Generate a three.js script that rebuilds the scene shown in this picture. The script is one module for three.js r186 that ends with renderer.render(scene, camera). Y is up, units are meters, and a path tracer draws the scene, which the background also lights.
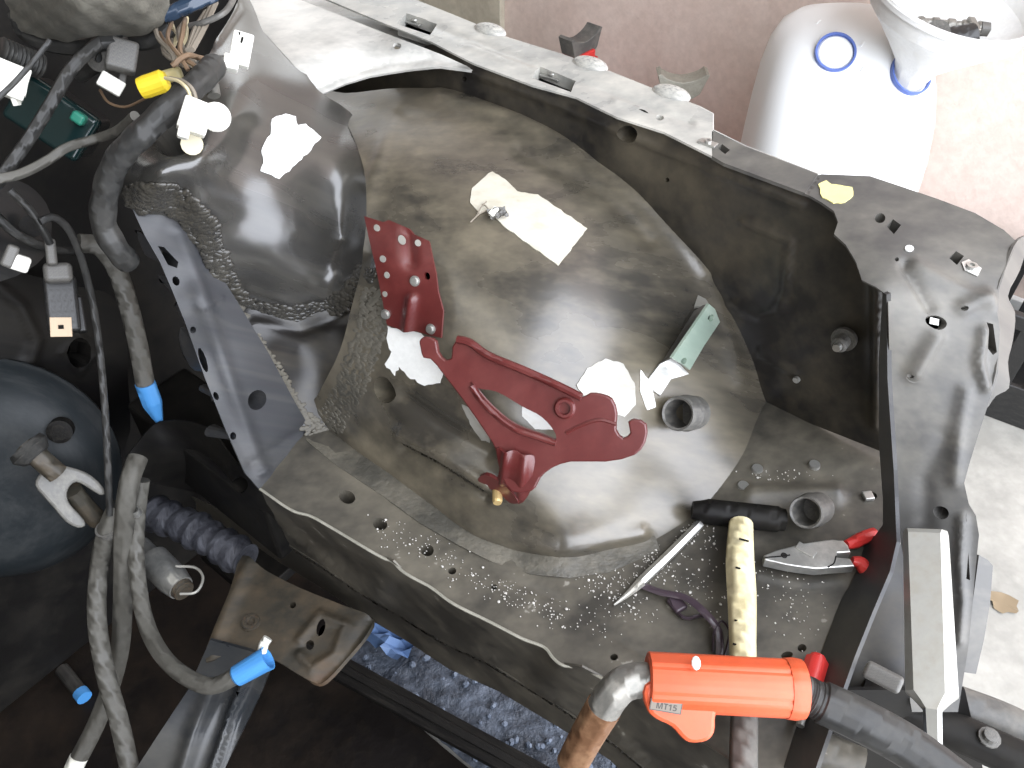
import * as THREE from 'three';
import { mergeGeometries, toCreasedNormals } from 'three/addons/utils/BufferGeometryUtils.js';
import { RoundedBoxGeometry } from 'three/addons/geometries/RoundedBoxGeometry.js';
import { RectAreaLightUniformsLib } from 'three/addons/lights/RectAreaLightUniformsLib.js';

// ---------------------------------------------------------------- camera, light, exposure
const scene = new THREE.Scene();
const FOCAL = 850, CAM = new THREE.Vector3(0, 1.21, 0);
const HEAD = new THREE.Vector3(-0.6225, 0, -0.7826).normalize();          // horizontal heading; car points to +x, outboard is -z
const RIGHT = new THREE.Vector3(-HEAD.z, 0, HEAD.x);
const FWD = HEAD.clone().multiplyScalar(Math.SQRT1_2).add(new THREE.Vector3(0, -Math.SQRT1_2, 0));
const UP = new THREE.Vector3().crossVectors(RIGHT, FWD);
const camera = new THREE.PerspectiveCamera(2 * Math.atan(384 / FOCAL) * 180 / Math.PI, 4 / 3, 0.02, 60);
camera.position.copy(CAM); camera.up.set(0, 1, 0); camera.lookAt(CAM.clone().add(FWD));
const renderer = new THREE.WebGLRenderer({ antialias: true });
renderer.toneMapping = THREE.LinearToneMapping;
renderer.toneMappingExposure = 1.08;
renderer.shadowMap.enabled = true; renderer.shadowMap.type = THREE.PCFSoftShadowMap;
RectAreaLightUniformsLib.init();

const SKY = new THREE.Color().setRGB(0.93, 0.97, 1.06);
scene.background = SKY; scene.backgroundIntensity = 0.9;
const WALL_Z = -1.72, REAR_X = -3.4, FRONT_X = 0.38, SIDE_Z = 1.25, CEIL = 2.55;
function skyLight(x, y, z, w, h, tx, ty, tz, power, color) {          // area light at an opening
  const l = new THREE.RectAreaLight(color, power, w, h);
  l.position.set(x, y, z); l.lookAt(tx, ty, tz); scene.add(l); return l;
}
skyLight((FRONT_X + 1.6) / 2, CEIL / 2, -0.25, 2.9, 2.83, (FRONT_X + 1.6) / 2 - 2.55, CEIL / 2 - 1.22, -0.25, 5.8, SKY).name = 'door_daylight';   // spans the open front from the roof edge to the yard
skyLight(-2.05, 1.25, WALL_Z + 0.03, 1.5, 0.6, -2.05, 1.25, 2, 1.3, new THREE.Color(1.0, 0.99, 0.95)).name = 'window_daylight';
skyLight(-0.4, CEIL - 0.005, 0.6, 1.4, 0.9, -0.4, 0, 0.6, 1.2, new THREE.Color(1.0, 0.95, 0.85)).name = 'roof_fill_light';  // added warm fill above the bay, no such roof opening is known

// ---------------------------------------------------------------- helpers
let seed = 7; const rnd = () => (seed = (seed * 16807) % 2147483647) / 2147483647;
const rr = (a, b) => a + (b - a) * rnd();
const V = (x, y, z) => new THREE.Vector3(x, y, z);
const ray = (px, py) => FWD.clone().addScaledVector(RIGHT, (px - 512) / FOCAL).addScaledVector(UP, (384 - py) / FOCAL);
function depthOf(px, py, k, v) {                                        // distance from what the point touches
  const d = ray(px, py);
  return k === 'd' ? v : k === 'y' ? (v - CAM.y) / d.y : k === 'z' ? v / d.z : v / d.x;
}
const P = (px, py, k, v) => CAM.clone().addScaledVector(ray(px, py), depthOf(px, py, k, v));
function Q(p) { const v = p.clone().sub(CAM), z = v.dot(FWD); return [512 + FOCAL * v.dot(RIGHT) / z, 384 - FOCAL * v.dot(UP) / z, z]; }
const Y = (px, py, y) => P(px, py, 'y', y);
const names = {};
function numbered(n) { const k = names[n] = (names[n] ?? -1) + 1; return k ? n + '_' + String(k).padStart(3, '0') : n; }
function mesh(name, geo, mat, parent) {
  const m = new THREE.Mesh(geo, mat); m.castShadow = m.receiveShadow = true;
  m.name = (!parent || parent === scene) ? numbered(name) : name; (parent ?? scene).add(m); return m;
}
function thing(name, label, category, group) {
  const g = new THREE.Group(); g.name = numbered(name); g.userData = { label, category }; if (group) g.userData.group = group; scene.add(g); return g;
}
function tag(o, label, category, group) { Object.assign(o.userData, { label, category }); if (group) o.userData.group = group; return o; }
function struct(name, geo, mat, parent) { const m = mesh(name, geo, mat, parent); m.userData.kind = 'structure'; return m; }
function mg(list) { return mergeGeometries(list.map((g) => { const h = g.index ? g.toNonIndexed() : g; for (const k of Object.keys(h.attributes)) if (!['position', 'normal', 'uv'].includes(k)) h.deleteAttribute(k); if (!h.attributes.uv) h.setAttribute('uv', new THREE.BufferAttribute(new Float32Array(h.attributes.position.count * 2), 2)); return h; })); }
function box(w, h, d, r, x = 0, y = 0, z = 0) { const g = r ? new RoundedBoxGeometry(w, h, d, 2, r) : new THREE.BoxGeometry(w, h, d); g.translate(x, y, z); return g; }
// puts a geometry modelled along +y (x side, z face) with its origin at p, y axis to dir, z axis towards face
function orient(geo, p, dir, face) {
  const y = dir.clone().normalize(), x = new THREE.Vector3().crossVectors(y, face).normalize(), z = new THREE.Vector3().crossVectors(x, y);
  geo.applyMatrix4(new THREE.Matrix4().makeBasis(x, y, z).setPosition(p)); return geo;
}
const toCam = (p) => CAM.clone().sub(p).normalize();
function worldUV(geo) {                                               // metres, by the way each face points
  const p = geo.attributes.position, n = geo.attributes.normal, u = new Float32Array(p.count * 2);
  for (let i = 0; i < p.count; i++) { const x = p.getX(i), y = p.getY(i), z = p.getZ(i), a = Math.abs(n.getX(i)), b = Math.abs(n.getY(i)), c = Math.abs(n.getZ(i)); u[2 * i] = a > b && a > c ? z : x; u[2 * i + 1] = b >= a && b >= c ? z : y; }
  geo.setAttribute('uv', new THREE.BufferAttribute(u, 2)); return geo;
}
function smooth(pts, n = 6, closed = false) { const c = new THREE.CatmullRomCurve3(pts.map(([x, y]) => V(x, y, 0)), closed, 'centripetal'); return c.getPoints(n * pts.length).map((p) => [p.x, p.y]); }
const ell = (cx, cy, a, b, t = 0, n = 18) => Array.from({ length: n }, (_, i) => { const w = i / n * 2 * Math.PI, x = a * Math.cos(w), y = b * Math.sin(w), c = Math.cos(t), s = Math.sin(t); return [cx + x * c - y * s, cy + x * s + y * c]; });
function segDist(px, py, pts) { let best = 1e9, at = 0; for (let i = 0; i + 1 < pts.length; i++) { const [ax, ay] = pts[i], [bx, by] = pts[i + 1], dx = bx - ax, dy = by - ay; const t = Math.max(0, Math.min(1, ((px - ax) * dx + (py - ay) * dy) / (dx * dx + dy * dy))); const d = Math.hypot(px - ax - t * dx, py - ay - t * dy); if (d < best) { best = d; at = (i + t) / (pts.length - 1); } } return [best, at]; }
function inside(x, y, poly) { let c = false; for (let i = 0, j = poly.length - 1; i < poly.length; j = i++) { const [xi, yi] = poly[i], [xj, yj] = poly[j]; if ((yi > y) !== (yj > y) && x < (xj - xi) * (y - yi) / (yj - yi) + xi) c = !c; } return c; }

// a pressed-steel surface: thin-plate spline through measured points [px, py, kind, value]
function surf(ctrl) {
  const n = ctrl.length, N = n + 3, sx = 100, K = (r2) => r2 < 1e-12 ? 0 : r2 * Math.log(r2);
  const pt = ctrl.map(([a, b, k, v]) => [a / sx, b / sx, 1 / depthOf(a, b, k, v)]);
  const A = Array.from({ length: N }, () => new Float64Array(N + 1));
  for (let i = 0; i < n; i++) {
    for (let j = 0; j < n; j++) A[i][j] = K((pt[i][0] - pt[j][0]) ** 2 + (pt[i][1] - pt[j][1]) ** 2);
    A[i][i] += 1e-4;
    A[i][n] = A[n][i] = 1; A[i][n + 1] = A[n + 1][i] = pt[i][0]; A[i][n + 2] = A[n + 2][i] = pt[i][1]; A[i][N] = pt[i][2];
  }
  for (let c = 0; c < N; c++) {
    let p = c; for (let r = c + 1; r < N; r++) if (Math.abs(A[r][c]) > Math.abs(A[p][c])) p = r;
    [A[c], A[p]] = [A[p], A[c]];
    for (let r = c + 1; r < N; r++) { const f = A[r][c] / A[c][c]; if (f) for (let k = c; k <= N; k++) A[r][k] -= f * A[c][k]; }
  }
  const w = new Float64Array(N);
  for (let r = N - 1; r >= 0; r--) { let s = A[r][N]; for (let k = r + 1; k < N; k++) s -= A[r][k] * w[k]; w[r] = s / A[r][r]; }
  const val = (px, py) => { const x = px / sx, y = py / sx; let s = w[n] + w[n + 1] * x + w[n + 2] * y; for (let i = 0; i < n; i++) s += w[i] * K((x - pt[i][0]) ** 2 + (y - pt[i][1]) ** 2); return s; };
  const cell = 4, memo = new Map();
  const node = (i, j) => { const k = i * 4096 + j; let v = memo.get(k); if (v === undefined) { v = val(i * cell, j * cell); memo.set(k, v); } return v; };
  const cub = (a, b, c, d, t) => b + 0.5 * t * (c - a + t * (2 * a - 5 * b + 4 * c - d + t * (3 * (b - c) + d - a)));
  const at = (px, py) => {
    const fx = px / cell, fy = py / cell, i = Math.floor(fx), j = Math.floor(fy), tx = fx - i, ty = fy - j, r = [];
    for (let q = -1; q < 3; q++) r.push(cub(node(i - 1, j + q), node(i, j + q), node(i + 1, j + q), node(i + 2, j + q), tx));
    return CAM.clone().addScaledVector(ray(px, py), 1 / cub(r[0], r[1], r[2], r[3], ty));
  };
  const nrm = (px, py, e = 1) => { const a = at(px + e, py).sub(at(px - e, py)), b = at(px, py + e).sub(at(px, py - e)); return b.cross(a).normalize(); };
  return { at, nrm };
}
const flat = (k, v) => { const at = (px, py) => P(px, py, k, v); const n = k === 'y' ? V(0, 1, 0) : k === 'z' ? V(0, 0, 1) : V(1, 0, 0); return { at, nrm: () => n.clone() }; };
// a sheet cut to an outline on that surface, with thickness, pressed beads and punched holes
function sheet(S, outline, o = {}) {
  const { holes = [], step = 6, thick = 0.0016, disp = null, cup = 0.02, off = 0, col = null } = o;
  const c2 = (a) => a.map(([x, y]) => new THREE.Vector2(x, y));
  const contour = c2(outline), hp = holes.map((h) => h.poly ?? h);
  if (THREE.ShapeUtils.isClockWise(contour)) contour.reverse();
  const hs = hp.map((h) => { const v = c2(h); if (!THREE.ShapeUtils.isClockWise(v)) v.reverse(); return v; });
  const tri = THREE.ShapeUtils.triangulateShape(contour, hs), base = contour.concat(...hs), key = new Map(), vx = [];
  const vid = (x, y) => { const k = x.toFixed(3) + ',' + y.toFixed(3); let i = key.get(k); if (i === undefined) { i = vx.length; vx.push([x, y]); key.set(k, i); } return i; };
  let stack = tri.map((t) => t.map((i) => vid(base[i].x, base[i].y))), out = [];
  while (stack.length) {
    const t = stack.pop(); let m = 0, mi = -1;
    for (let i = 0; i < 3; i++) { const a = vx[t[i]], b = vx[t[(i + 1) % 3]], d = Math.hypot(a[0] - b[0], a[1] - b[1]); if (d > m) { m = d; mi = i; } }
    if (m > step) { const a = t[mi], b = t[(mi + 1) % 3], c = t[(mi + 2) % 3], q = vid((vx[a][0] + vx[b][0]) / 2, (vx[a][1] + vx[b][1]) / 2); stack.push([a, q, c], [q, b, c]); } else out.push(t);
  }
  const pos = (x, y) => { const p = S.at(x, y), d = off + (disp ? disp(x, y) : 0); return d ? p.addScaledVector(S.nrm(x, y), d) : p; };
  const nv = vx.length, F = vx.map(([x, y]) => pos(x, y)), e = 0.8;
  const Nn = vx.map(([x, y]) => disp || !S.nrm0 ? (() => { const a = pos(x + e, y).sub(pos(x - e, y)), b = pos(x, y + e).sub(pos(x, y - e)); const r = b.cross(a).normalize(); return r.dot(CAM.clone().sub(S.at(x, y))) < 0 ? r.negate() : r; })() : S.nrm(x, y));
  const ps = [], ns = [], us = [], cs = [];
  const push = (p, n, vxy) => { ps.push(p.x, p.y, p.z); ns.push(n.x, n.y, n.z); us.push(p.x + 0.25 * p.z, p.y * 0.9 - p.z * 0.85); if (col) { const c = col(vxy[0], vxy[1], p); cs.push(c[0], c[1], c[2]); } };
  const B = F.map((p, i) => p.clone().addScaledVector(Nn[i], -thick));
  const edges = new Map();
  for (const t of out) {
    const [a, b, c] = t, g = F[b].clone().sub(F[a]).cross(F[c].clone().sub(F[a])), ok = g.dot(Nn[a]) > 0, q = ok ? t : [a, c, b];
    for (const i of q) push(F[i], Nn[i], vx[i]);
    for (const i of [q[0], q[2], q[1]]) push(B[i], Nn[i].clone().negate(), vx[i]);
    for (let i = 0; i < 3; i++) { const u = q[i], w = q[(i + 1) % 3], k = Math.min(u, w) + '_' + Math.max(u, w); if (edges.has(k)) edges.delete(k); else edges.set(k, [u, w]); }
  }
  const quad = (a, b, c, d, v) => { const n = b.clone().sub(a).cross(d.clone().sub(a)).normalize(); for (const p of [a, b, c, a, c, d]) push(p, n, v); };
  const info = hp.map((h) => { const cx = h.reduce((s, p) => s + p[0], 0) / h.length, cy = h.reduce((s, p) => s + p[1], 0) / h.length; return { cx, cy, h }; });
  for (const [u, w] of edges.values()) {
    const mx = (vx[u][0] + vx[w][0]) / 2, my = (vx[u][1] + vx[w][1]) / 2;
    let hi = info.findIndex((q) => segDist(mx, my, q.h.concat([q.h[0]]))[0] < 0.05);
    if (hi >= 0 && !holes[hi].open) { const dep = holes[hi].cup ?? cup, a = F[u].clone().addScaledVector(Nn[u], -dep), b = F[w].clone().addScaledVector(Nn[w], -dep); quad(F[u], a, b, F[w], vx[u]); info[hi].n = Nn[u]; info[hi].d = dep; } else quad(F[u], B[u], B[w], F[w], vx[u]);
  }
  for (const q of info) if (q.n) { const c = pos(q.cx, q.cy).addScaledVector(q.n, -q.d); for (let i = 0; i < q.h.length; i++) { const a = pos(...q.h[i]).addScaledVector(q.n, -q.d), b = pos(...q.h[(i + 1) % q.h.length]).addScaledVector(q.n, -q.d); for (const p of [c, a, b]) push(p, q.n, [q.cx, q.cy]); } }
  const geo = new THREE.BufferGeometry();
  geo.setAttribute('position', new THREE.Float32BufferAttribute(ps, 3)); geo.setAttribute('normal', new THREE.Float32BufferAttribute(ns, 3)); geo.setAttribute('uv', new THREE.Float32BufferAttribute(us, 2));
  if (col) geo.setAttribute('color', new THREE.Float32BufferAttribute(cs, 3));
  return geo;
}
// pressed beads: [polyline px, half width px, height m]
const beads = (list) => (x, y) => { let s = 0; for (const [pts, w, h] of list) { const [d] = segDist(x, y, pts); if (d < 3 * w) s += h * Math.exp(-(d * d) / (w * w)); } return s; };
// a plate of constant thickness cut to a pixel outline on a plane, bevelled
function plate(p0, n, outline, depth, { holes = [], bevel = 0.0006, curve = 6 } = {}) {
  n = n.clone().normalize(); const e1 = new THREE.Vector3().crossVectors(Math.abs(n.y) > 0.9 ? V(0, 0, -1) : V(0, 1, 0), n).normalize(), e2 = new THREE.Vector3().crossVectors(n, e1);
  const loc = ([x, y]) => { const d = ray(x, y), t = n.dot(p0.clone().sub(CAM)) / n.dot(d), q = CAM.clone().addScaledVector(d, t).sub(p0); return new THREE.Vector2(q.dot(e1), q.dot(e2)); };
  const sh = new THREE.Shape(outline.map(loc)); for (const h of holes) sh.holes.push(new THREE.Path(h.map(loc)));
  const g = new THREE.ExtrudeGeometry(sh, { depth: depth - 2 * bevel, bevelEnabled: bevel > 0, bevelSize: bevel, bevelThickness: bevel, bevelOffset: -bevel, bevelSegments: 2, steps: 1, curveSegments: curve });
  g.translate(0, 0, bevel - depth); g.applyMatrix4(new THREE.Matrix4().makeBasis(e1, e2, n).setPosition(p0)); return worldUV(g);
}
// a swept tube with closed ends; radius may vary along it
function sweep(pts, rad, { n = 40, seg = 12, flatten = 1, ring = null } = {}) {
  const c = new THREE.CatmullRomCurve3(pts, false, 'centripetal'), R = typeof rad === 'function' ? rad : () => rad, fr = c.computeFrenetFrames(n, false), L = c.getLength();
  const ps = [], us = [], id = [];
  for (let i = 0; i <= n; i++) { const t = i / n, p = c.getPointAt(t), r = R(t); for (let j = 0; j <= seg; j++) { const a = j / seg * 2 * Math.PI; const q = p.clone().addScaledVector(fr.normals[i], Math.cos(a) * r).addScaledVector(fr.binormals[i], Math.sin(a) * r * flatten); ps.push(q.x, q.y, q.z); us.push(t * L, j / seg * 2 * Math.PI * r); } }
  for (let i = 0; i < n; i++) for (let j = 0; j < seg; j++) { const a = i * (seg + 1) + j, b = a + seg + 1; id.push(a, a + 1, b, b, a + 1, b + 1); }
  for (const [i, f] of [[0, 1], [n, 0]]) { const k = ps.length / 3, p = c.getPointAt(i / n); ps.push(p.x, p.y, p.z); us.push(0, 0); for (let j = 0; j < seg; j++) { const a = i * (seg + 1) + j; f ? id.push(k, a + 1, a) : id.push(k, a, a + 1); } }
  const g = new THREE.BufferGeometry(); g.setAttribute('position', new THREE.Float32BufferAttribute(ps, 3)); g.setAttribute('uv', new THREE.Float32BufferAttribute(us, 2)); g.setIndex(id);
  return toCreasedNormals(g, 0.9);
}
const lathe = (prof, seg = 28) => toCreasedNormals(new THREE.LatheGeometry(prof.map(([r, y]) => new THREE.Vector2(Math.max(r, 1e-5), y)), seg), 0.6);
const hexNut = (r, h) => { const g = new THREE.CylinderGeometry(r * 0.97, r, h, 6); return g.toNonIndexed(); };

// ---------------------------------------------------------------- procedural textures (metres; one tile = TILE m)
function lattice(n, s) { let q = s; const r = () => (q = (q * 16807) % 2147483647) / 2147483647; return Float32Array.from({ length: n * n }, r); }
function fbm(size, cells, oct, s, gain = 0.55) {
  const out = new Float32Array(size * size); let amp = 1, tot = 0;
  for (let o = 0; o < oct; o++) {
    const n = cells << o; if (n > size) break; const L = lattice(n, s + o * 131 + 1); tot += amp;
    for (let y = 0; y < size; y++) { const fy = y / size * n, y0 = fy | 0, ty = fy - y0, sy = ty * ty * (3 - 2 * ty), y1 = (y0 + 1) % n; for (let x = 0; x < size; x++) { const fx = x / size * n, x0 = fx | 0, tx = fx - x0, ex = tx * tx * (3 - 2 * tx), x1 = (x0 + 1) % n; const a = L[y0 * n + x0], b = L[y0 * n + x1], c = L[y1 * n + x0], d = L[y1 * n + x1]; out[y * size + x] += amp * (a + (b - a) * ex + (c - a) * sy + (a - b - c + d) * ex * sy); } }
    amp *= gain;
  }
  for (let i = 0; i < out.length; i++) out[i] /= tot; return out;
}
const sstep = (a, b, x) => { const t = Math.max(0, Math.min(1, (x - a) / (b - a))); return t * t * (3 - 2 * t); };
const ENC = Uint8Array.from({ length: 4097 }, (_, i) => Math.round(255 * Math.pow(i / 4096, 1 / 2.2)));
const enc = (v) => ENC[Math.max(0, Math.min(4096, (v * 4096) | 0))];
function dtex(size, fn, tile, srgb = true) {
  const d = new Uint8Array(size * size * 4);
  for (let i = 0; i < size * size; i++) { const c = fn(i, i % size, (i / size) | 0); for (let k = 0; k < 3; k++) d[4 * i + k] = srgb ? enc(c[k]) : Math.round(255 * Math.max(0, Math.min(1, c[k]))); d[4 * i + 3] = 255; }
  const t = new THREE.DataTexture(d, size, size); t.wrapS = t.wrapT = THREE.RepeatWrapping; t.magFilter = THREE.LinearFilter; t.minFilter = THREE.LinearMipmapLinearFilter; t.generateMipmaps = true; if (srgb) t.colorSpace = THREE.SRGBColorSpace; t.repeat.set(1 / tile, 1 / tile); t.needsUpdate = true; return t;
}
const NA = fbm(512, 4, 5, 11), NB = fbm(512, 9, 4, 77), NC = fbm(512, 32, 4, 301, 0.7), ND = fbm(512, 3, 4, 555);
const mix = (a, b, t) => a.map((v, i) => v + (b[i] - v) * t);
const FR = NA.map((v, i) => sstep(0.2, 0.85, 0.55 * v + 0.35 * NB[i] + 0.1 * NC[i]));
const pool = new Map();
function shared(key, tile, make) { if (!pool.has(key)) pool.set(key, make()); const t = pool.get(key).clone(); t.repeat.set(1 / tile, 1 / tile); t.needsUpdate = true; return t; }
// paint with dust and grime of its own grain
function grime(base, dust, lo, hi, { tile = 0.45, rough = [0.3, 0.6], speck = 0, third = null, bump = 0, metal = 0, clear = 0, vc = false, bumpTile, spec = 1 } = {}) {
  const mid = (lo + hi) / 2, f = (i) => Math.max(0, Math.min(1, 0.5 + 2.9 * (0.42 * NA[i] + 0.33 * NB[i] + 0.25 * NC[i] - mid)));
  const map = dtex(512, (i) => { let c = mix(base, dust, f(i)); if (third) c = mix(c, third, sstep(0.52, 0.7, ND[i] * 0.6 + NB[i] * 0.4)); const s = 0.91 + 0.18 * NC[i]; c = c.map((v) => v * s); if (speck && NC[i] > 0.76 && NB[i] > 0.5) c = mix(c, [0.6, 0.58, 0.52], speck); return c; }, tile);
  const rm = shared('r' + [rough, metal], tile, () => dtex(512, (i) => [1, rough[0] + (rough[1] - rough[0]) * FR[i], metal], 1, false));
  const m = new THREE.MeshPhysicalMaterial({ map, roughnessMap: rm, roughness: 1, metalness: metal ? 1 : 0, side: THREE.DoubleSide });
  if (metal) m.metalnessMap = rm;
  if (spec !== 1) m.specularIntensity = spec;
  if (clear) { m.clearcoat = clear; m.clearcoatRoughness = 0.26; }
  if (bump) { m.bumpMap = shared('bump', bumpTile ?? tile, () => dtex(512, (i) => { const v = 0.5 * NB[i] + 0.5 * NC[i]; return [v, v, v]; }, 1, false)); m.bumpScale = bump; }
  m.vertexColors = vc; return m;
}
const plain = (c, rough = 0.5, o = {}) => { const m = new THREE.MeshPhysicalMaterial({ roughness: rough, side: THREE.DoubleSide, ...o }); m.color.setRGB(...c); return m; };

// ---------------------------------------------------------------- materials
const M = {
  tower: grime([0.026, 0.025, 0.023], [0.060, 0.055, 0.044], 0.42, 0.68, { rough: [0.2, 0.4], clear: 0.8 }),
  arch: grime([0.036, 0.032, 0.025], [0.150, 0.128, 0.088], 0.36, 0.66, { rough: [0.2, 0.5], bump: 0.0003, clear: 0.8, vc: true }),
  wallPaint: grime([0.008, 0.007, 0.006], [0.066, 0.054, 0.034], 0.44, 0.7, { rough: [0.3, 0.6] }),
  shelf: grime([0.038, 0.035, 0.029], [0.140, 0.124, 0.094], 0.38, 0.7, { rough: [0.3, 0.6], bump: 0.0003, speck: 0.25 }),
  tray: grime([0.060, 0.062, 0.064], [0.19, 0.18, 0.16], 0.36, 0.7, { rough: [0.3, 0.6], bump: 0.0003, speck: 0.3 }),
  column: grime([0.034, 0.035, 0.038], [0.085, 0.081, 0.072], 0.45, 0.75, { rough: [0.4, 0.6], spec: 0.7 }),
  nose: grime([0.064, 0.062, 0.058], [0.150, 0.140, 0.118], 0.4, 0.7, { rough: [0.4, 0.6], spec: 0.7 }),
  railTop: grime([0.30, 0.30, 0.28], [0.55, 0.53, 0.47], 0.4, 0.66, { rough: [0.2, 0.5] }),  // base made paler to hold part of the glare on the rail
  apron: grime([0.34, 0.34, 0.32], [0.62, 0.60, 0.55], 0.36, 0.66, { rough: [0.2, 0.4], clear: 0.8 }),  // high base brightness stands in for glare on the plate
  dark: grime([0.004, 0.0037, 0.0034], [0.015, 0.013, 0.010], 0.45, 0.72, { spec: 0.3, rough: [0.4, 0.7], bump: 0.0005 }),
  sealer: grime([0.024, 0.023, 0.021], [0.07, 0.062, 0.046], 0.4, 0.7, { rough: [0.2, 0.4], tile: 0.2 }),
  sealerDusty: grime([0.06, 0.056, 0.045], [0.14, 0.125, 0.095], 0.36, 0.66, { rough: [0.5, 0.8], tile: 0.2 }),
  maroon: grime([0.085, 0.010, 0.009], [0.115, 0.018, 0.015], 0.45, 0.75, { rough: [0.3, 0.5], tile: 0.2, clear: 0.3 }),
  zincGreen: grime([0.36, 0.46, 0.38], [0.48, 0.55, 0.46], 0.4, 0.7, { rough: [0.3, 0.5], tile: 0.2, metal: 0.5 }),
  steel: grime([0.42, 0.42, 0.40], [0.62, 0.61, 0.57], 0.4, 0.7, { rough: [0.3, 0.4], tile: 0.15, metal: 0.8 }),
  bareSteel: grime([0.38, 0.37, 0.335], [0.26, 0.235, 0.18], 0.52, 0.75, { rough: [0.3, 0.6], tile: 0.1, metal: 0.35 }),
  primer: grime([0.74, 0.74, 0.71], [0.42, 0.40, 0.33], 0.55, 0.8, { rough: [0.6, 0.8], tile: 0.15 }),
  paper: grime([0.50, 0.47, 0.39], [0.30, 0.27, 0.19], 0.5, 0.78, { rough: [0.7, 0.9], tile: 0.12 }),
  rust: grime([0.030, 0.026, 0.018], [0.095, 0.066, 0.036], 0.4, 0.7, { rough: [0.5, 0.8], tile: 0.3, bump: 0.0008, third: [0.085, 0.042, 0.018] }),
  rubber: grime([0.019, 0.019, 0.018], [0.042, 0.040, 0.035], 0.42, 0.72, { rough: [0.4, 0.6], tile: 0.15, spec: 0.7 }),
  hoseGrey: grime([0.072, 0.068, 0.057], [0.094, 0.089, 0.075], 0.4, 0.7, { rough: [0.5, 0.8], tile: 0.1 }),
  blackPlastic: grime([0.010, 0.010, 0.010], [0.032, 0.030, 0.026], 0.48, 0.75, { rough: [0.3, 0.6], tile: 0.2 }),
  greyPlastic: grime([0.075, 0.073, 0.068], [0.16, 0.15, 0.13], 0.4, 0.7, { rough: [0.4, 0.6], tile: 0.2 }),
  whitePlastic: grime([0.78, 0.77, 0.70], [0.62, 0.59, 0.48], 0.5, 0.8, { rough: [0.3, 0.5], tile: 0.2 }),
  canPlastic: plain([0.82, 0.83, 0.82], 0.4), funnelPlastic: grime([0.80, 0.80, 0.78], [0.72, 0.71, 0.67], 0.5, 0.8, { rough: [0.4, 0.5], tile: 0.3 }),
  blue: plain([0.07, 0.27, 0.60], 0.35), blueRing: plain([0.10, 0.16, 0.45], 0.5), red: plain([0.55, 0.035, 0.03], 0.4), yellow: plain([0.75, 0.55, 0.03], 0.4), filler: grime([0.72, 0.66, 0.28], [0.60, 0.54, 0.25], 0.5, 0.8, { rough: [0.7, 0.9], tile: 0.1 }),
  orange: grime([0.62, 0.095, 0.030], [0.50, 0.09, 0.035], 0.5, 0.8, { rough: [0.4, 0.6], tile: 0.15 }),
  wood: null, copper: grime([0.24, 0.12, 0.06], [0.40, 0.24, 0.13], 0.4, 0.7, { rough: [0.4, 0.6], tile: 0.1, metal: 0.5 }),
  paleSteel: grime([0.30, 0.29, 0.24], [0.40, 0.38, 0.32], 0.4, 0.7, { rough: [0.4, 0.6], tile: 0.1, metal: 0.2 }),
  forged: grime([0.10, 0.097, 0.087], [0.19, 0.182, 0.16], 0.4, 0.7, { rough: [0.4, 0.6], tile: 0.06 }),
  alu: grime([0.22, 0.215, 0.195], [0.36, 0.34, 0.30], 0.4, 0.7, { rough: [0.4, 0.6], tile: 0.1, metal: 0.6 }),
  felt: grime([0.075, 0.070, 0.055], [0.12, 0.112, 0.088], 0.4, 0.7, { rough: [0.9, 1.0], tile: 0.2, bump: 0.001, bumpTile: 0.06 }),
  copperWire: plain([0.17, 0.11, 0.065], 0.6), creamWire: plain([0.6, 0.52, 0.32], 0.5), greyWire: plain([0.22, 0.19, 0.15], 0.6),
};

// ---------------------------------------------------------------- the garage
function shapeWall(w, h, open, t) { const s = new THREE.Shape([V(0, 0), V(w, 0), V(w, h), V(0, h)].map((v) => new THREE.Vector2(v.x, v.y))); for (const [x0, y0, x1, y1] of open) s.holes.push(new THREE.Path([[x0, y0], [x1, y0], [x1, y1], [x0, y1]].map(([a, b]) => new THREE.Vector2(a, b)))); return new THREE.ExtrudeGeometry(s, { depth: t, bevelEnabled: false }); }
const plaster = grime([0.66, 0.535, 0.465], [0.70, 0.585, 0.515], 0.35, 0.7, { tile: 0.4, rough: [0.8, 0.9], bump: 0.0012, bumpTile: 0.35 });
const concrete = grime([0.29, 0.28, 0.25], [0.40, 0.385, 0.345], 0.35, 0.7, { tile: 0.7, rough: [0.7, 0.9], bump: 0.0012, third: [0.25, 0.24, 0.215] });
const floorShade = grime([0.004, 0.003, 0.0025], [0.016, 0.010, 0.006], 0.4, 0.72, { spec: 0.25, tile: 0.5, rough: [0.5, 0.8], bump: 0.002 });  // near-black base paints the bay shade onto the floor
const gravel = grime([0.025, 0.032, 0.045], [0.13, 0.155, 0.20], 0.42, 0.64, { tile: 0.22, rough: [0.4, 0.8], bump: 0.004, bumpTile: 0.12 });  // blue in this colour stands for bluish light on the grit
const white = grime([0.74, 0.74, 0.72], [0.62, 0.61, 0.58], 0.5, 0.8, { tile: 0.5, rough: [0.5, 0.7] });
const ceilPaint = grime([0.10, 0.085, 0.065], [0.15, 0.13, 0.10], 0.4, 0.7, { rough: [0.8, 0.9] });
struct('floor', worldUV(box(FRONT_X + 6 - REAR_X, 0.12, SIDE_Z - WALL_Z + 0.4, 0, (FRONT_X + 6 + REAR_X) / 2, -0.06, (SIDE_Z + WALL_Z) / 2)), concrete);
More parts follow.
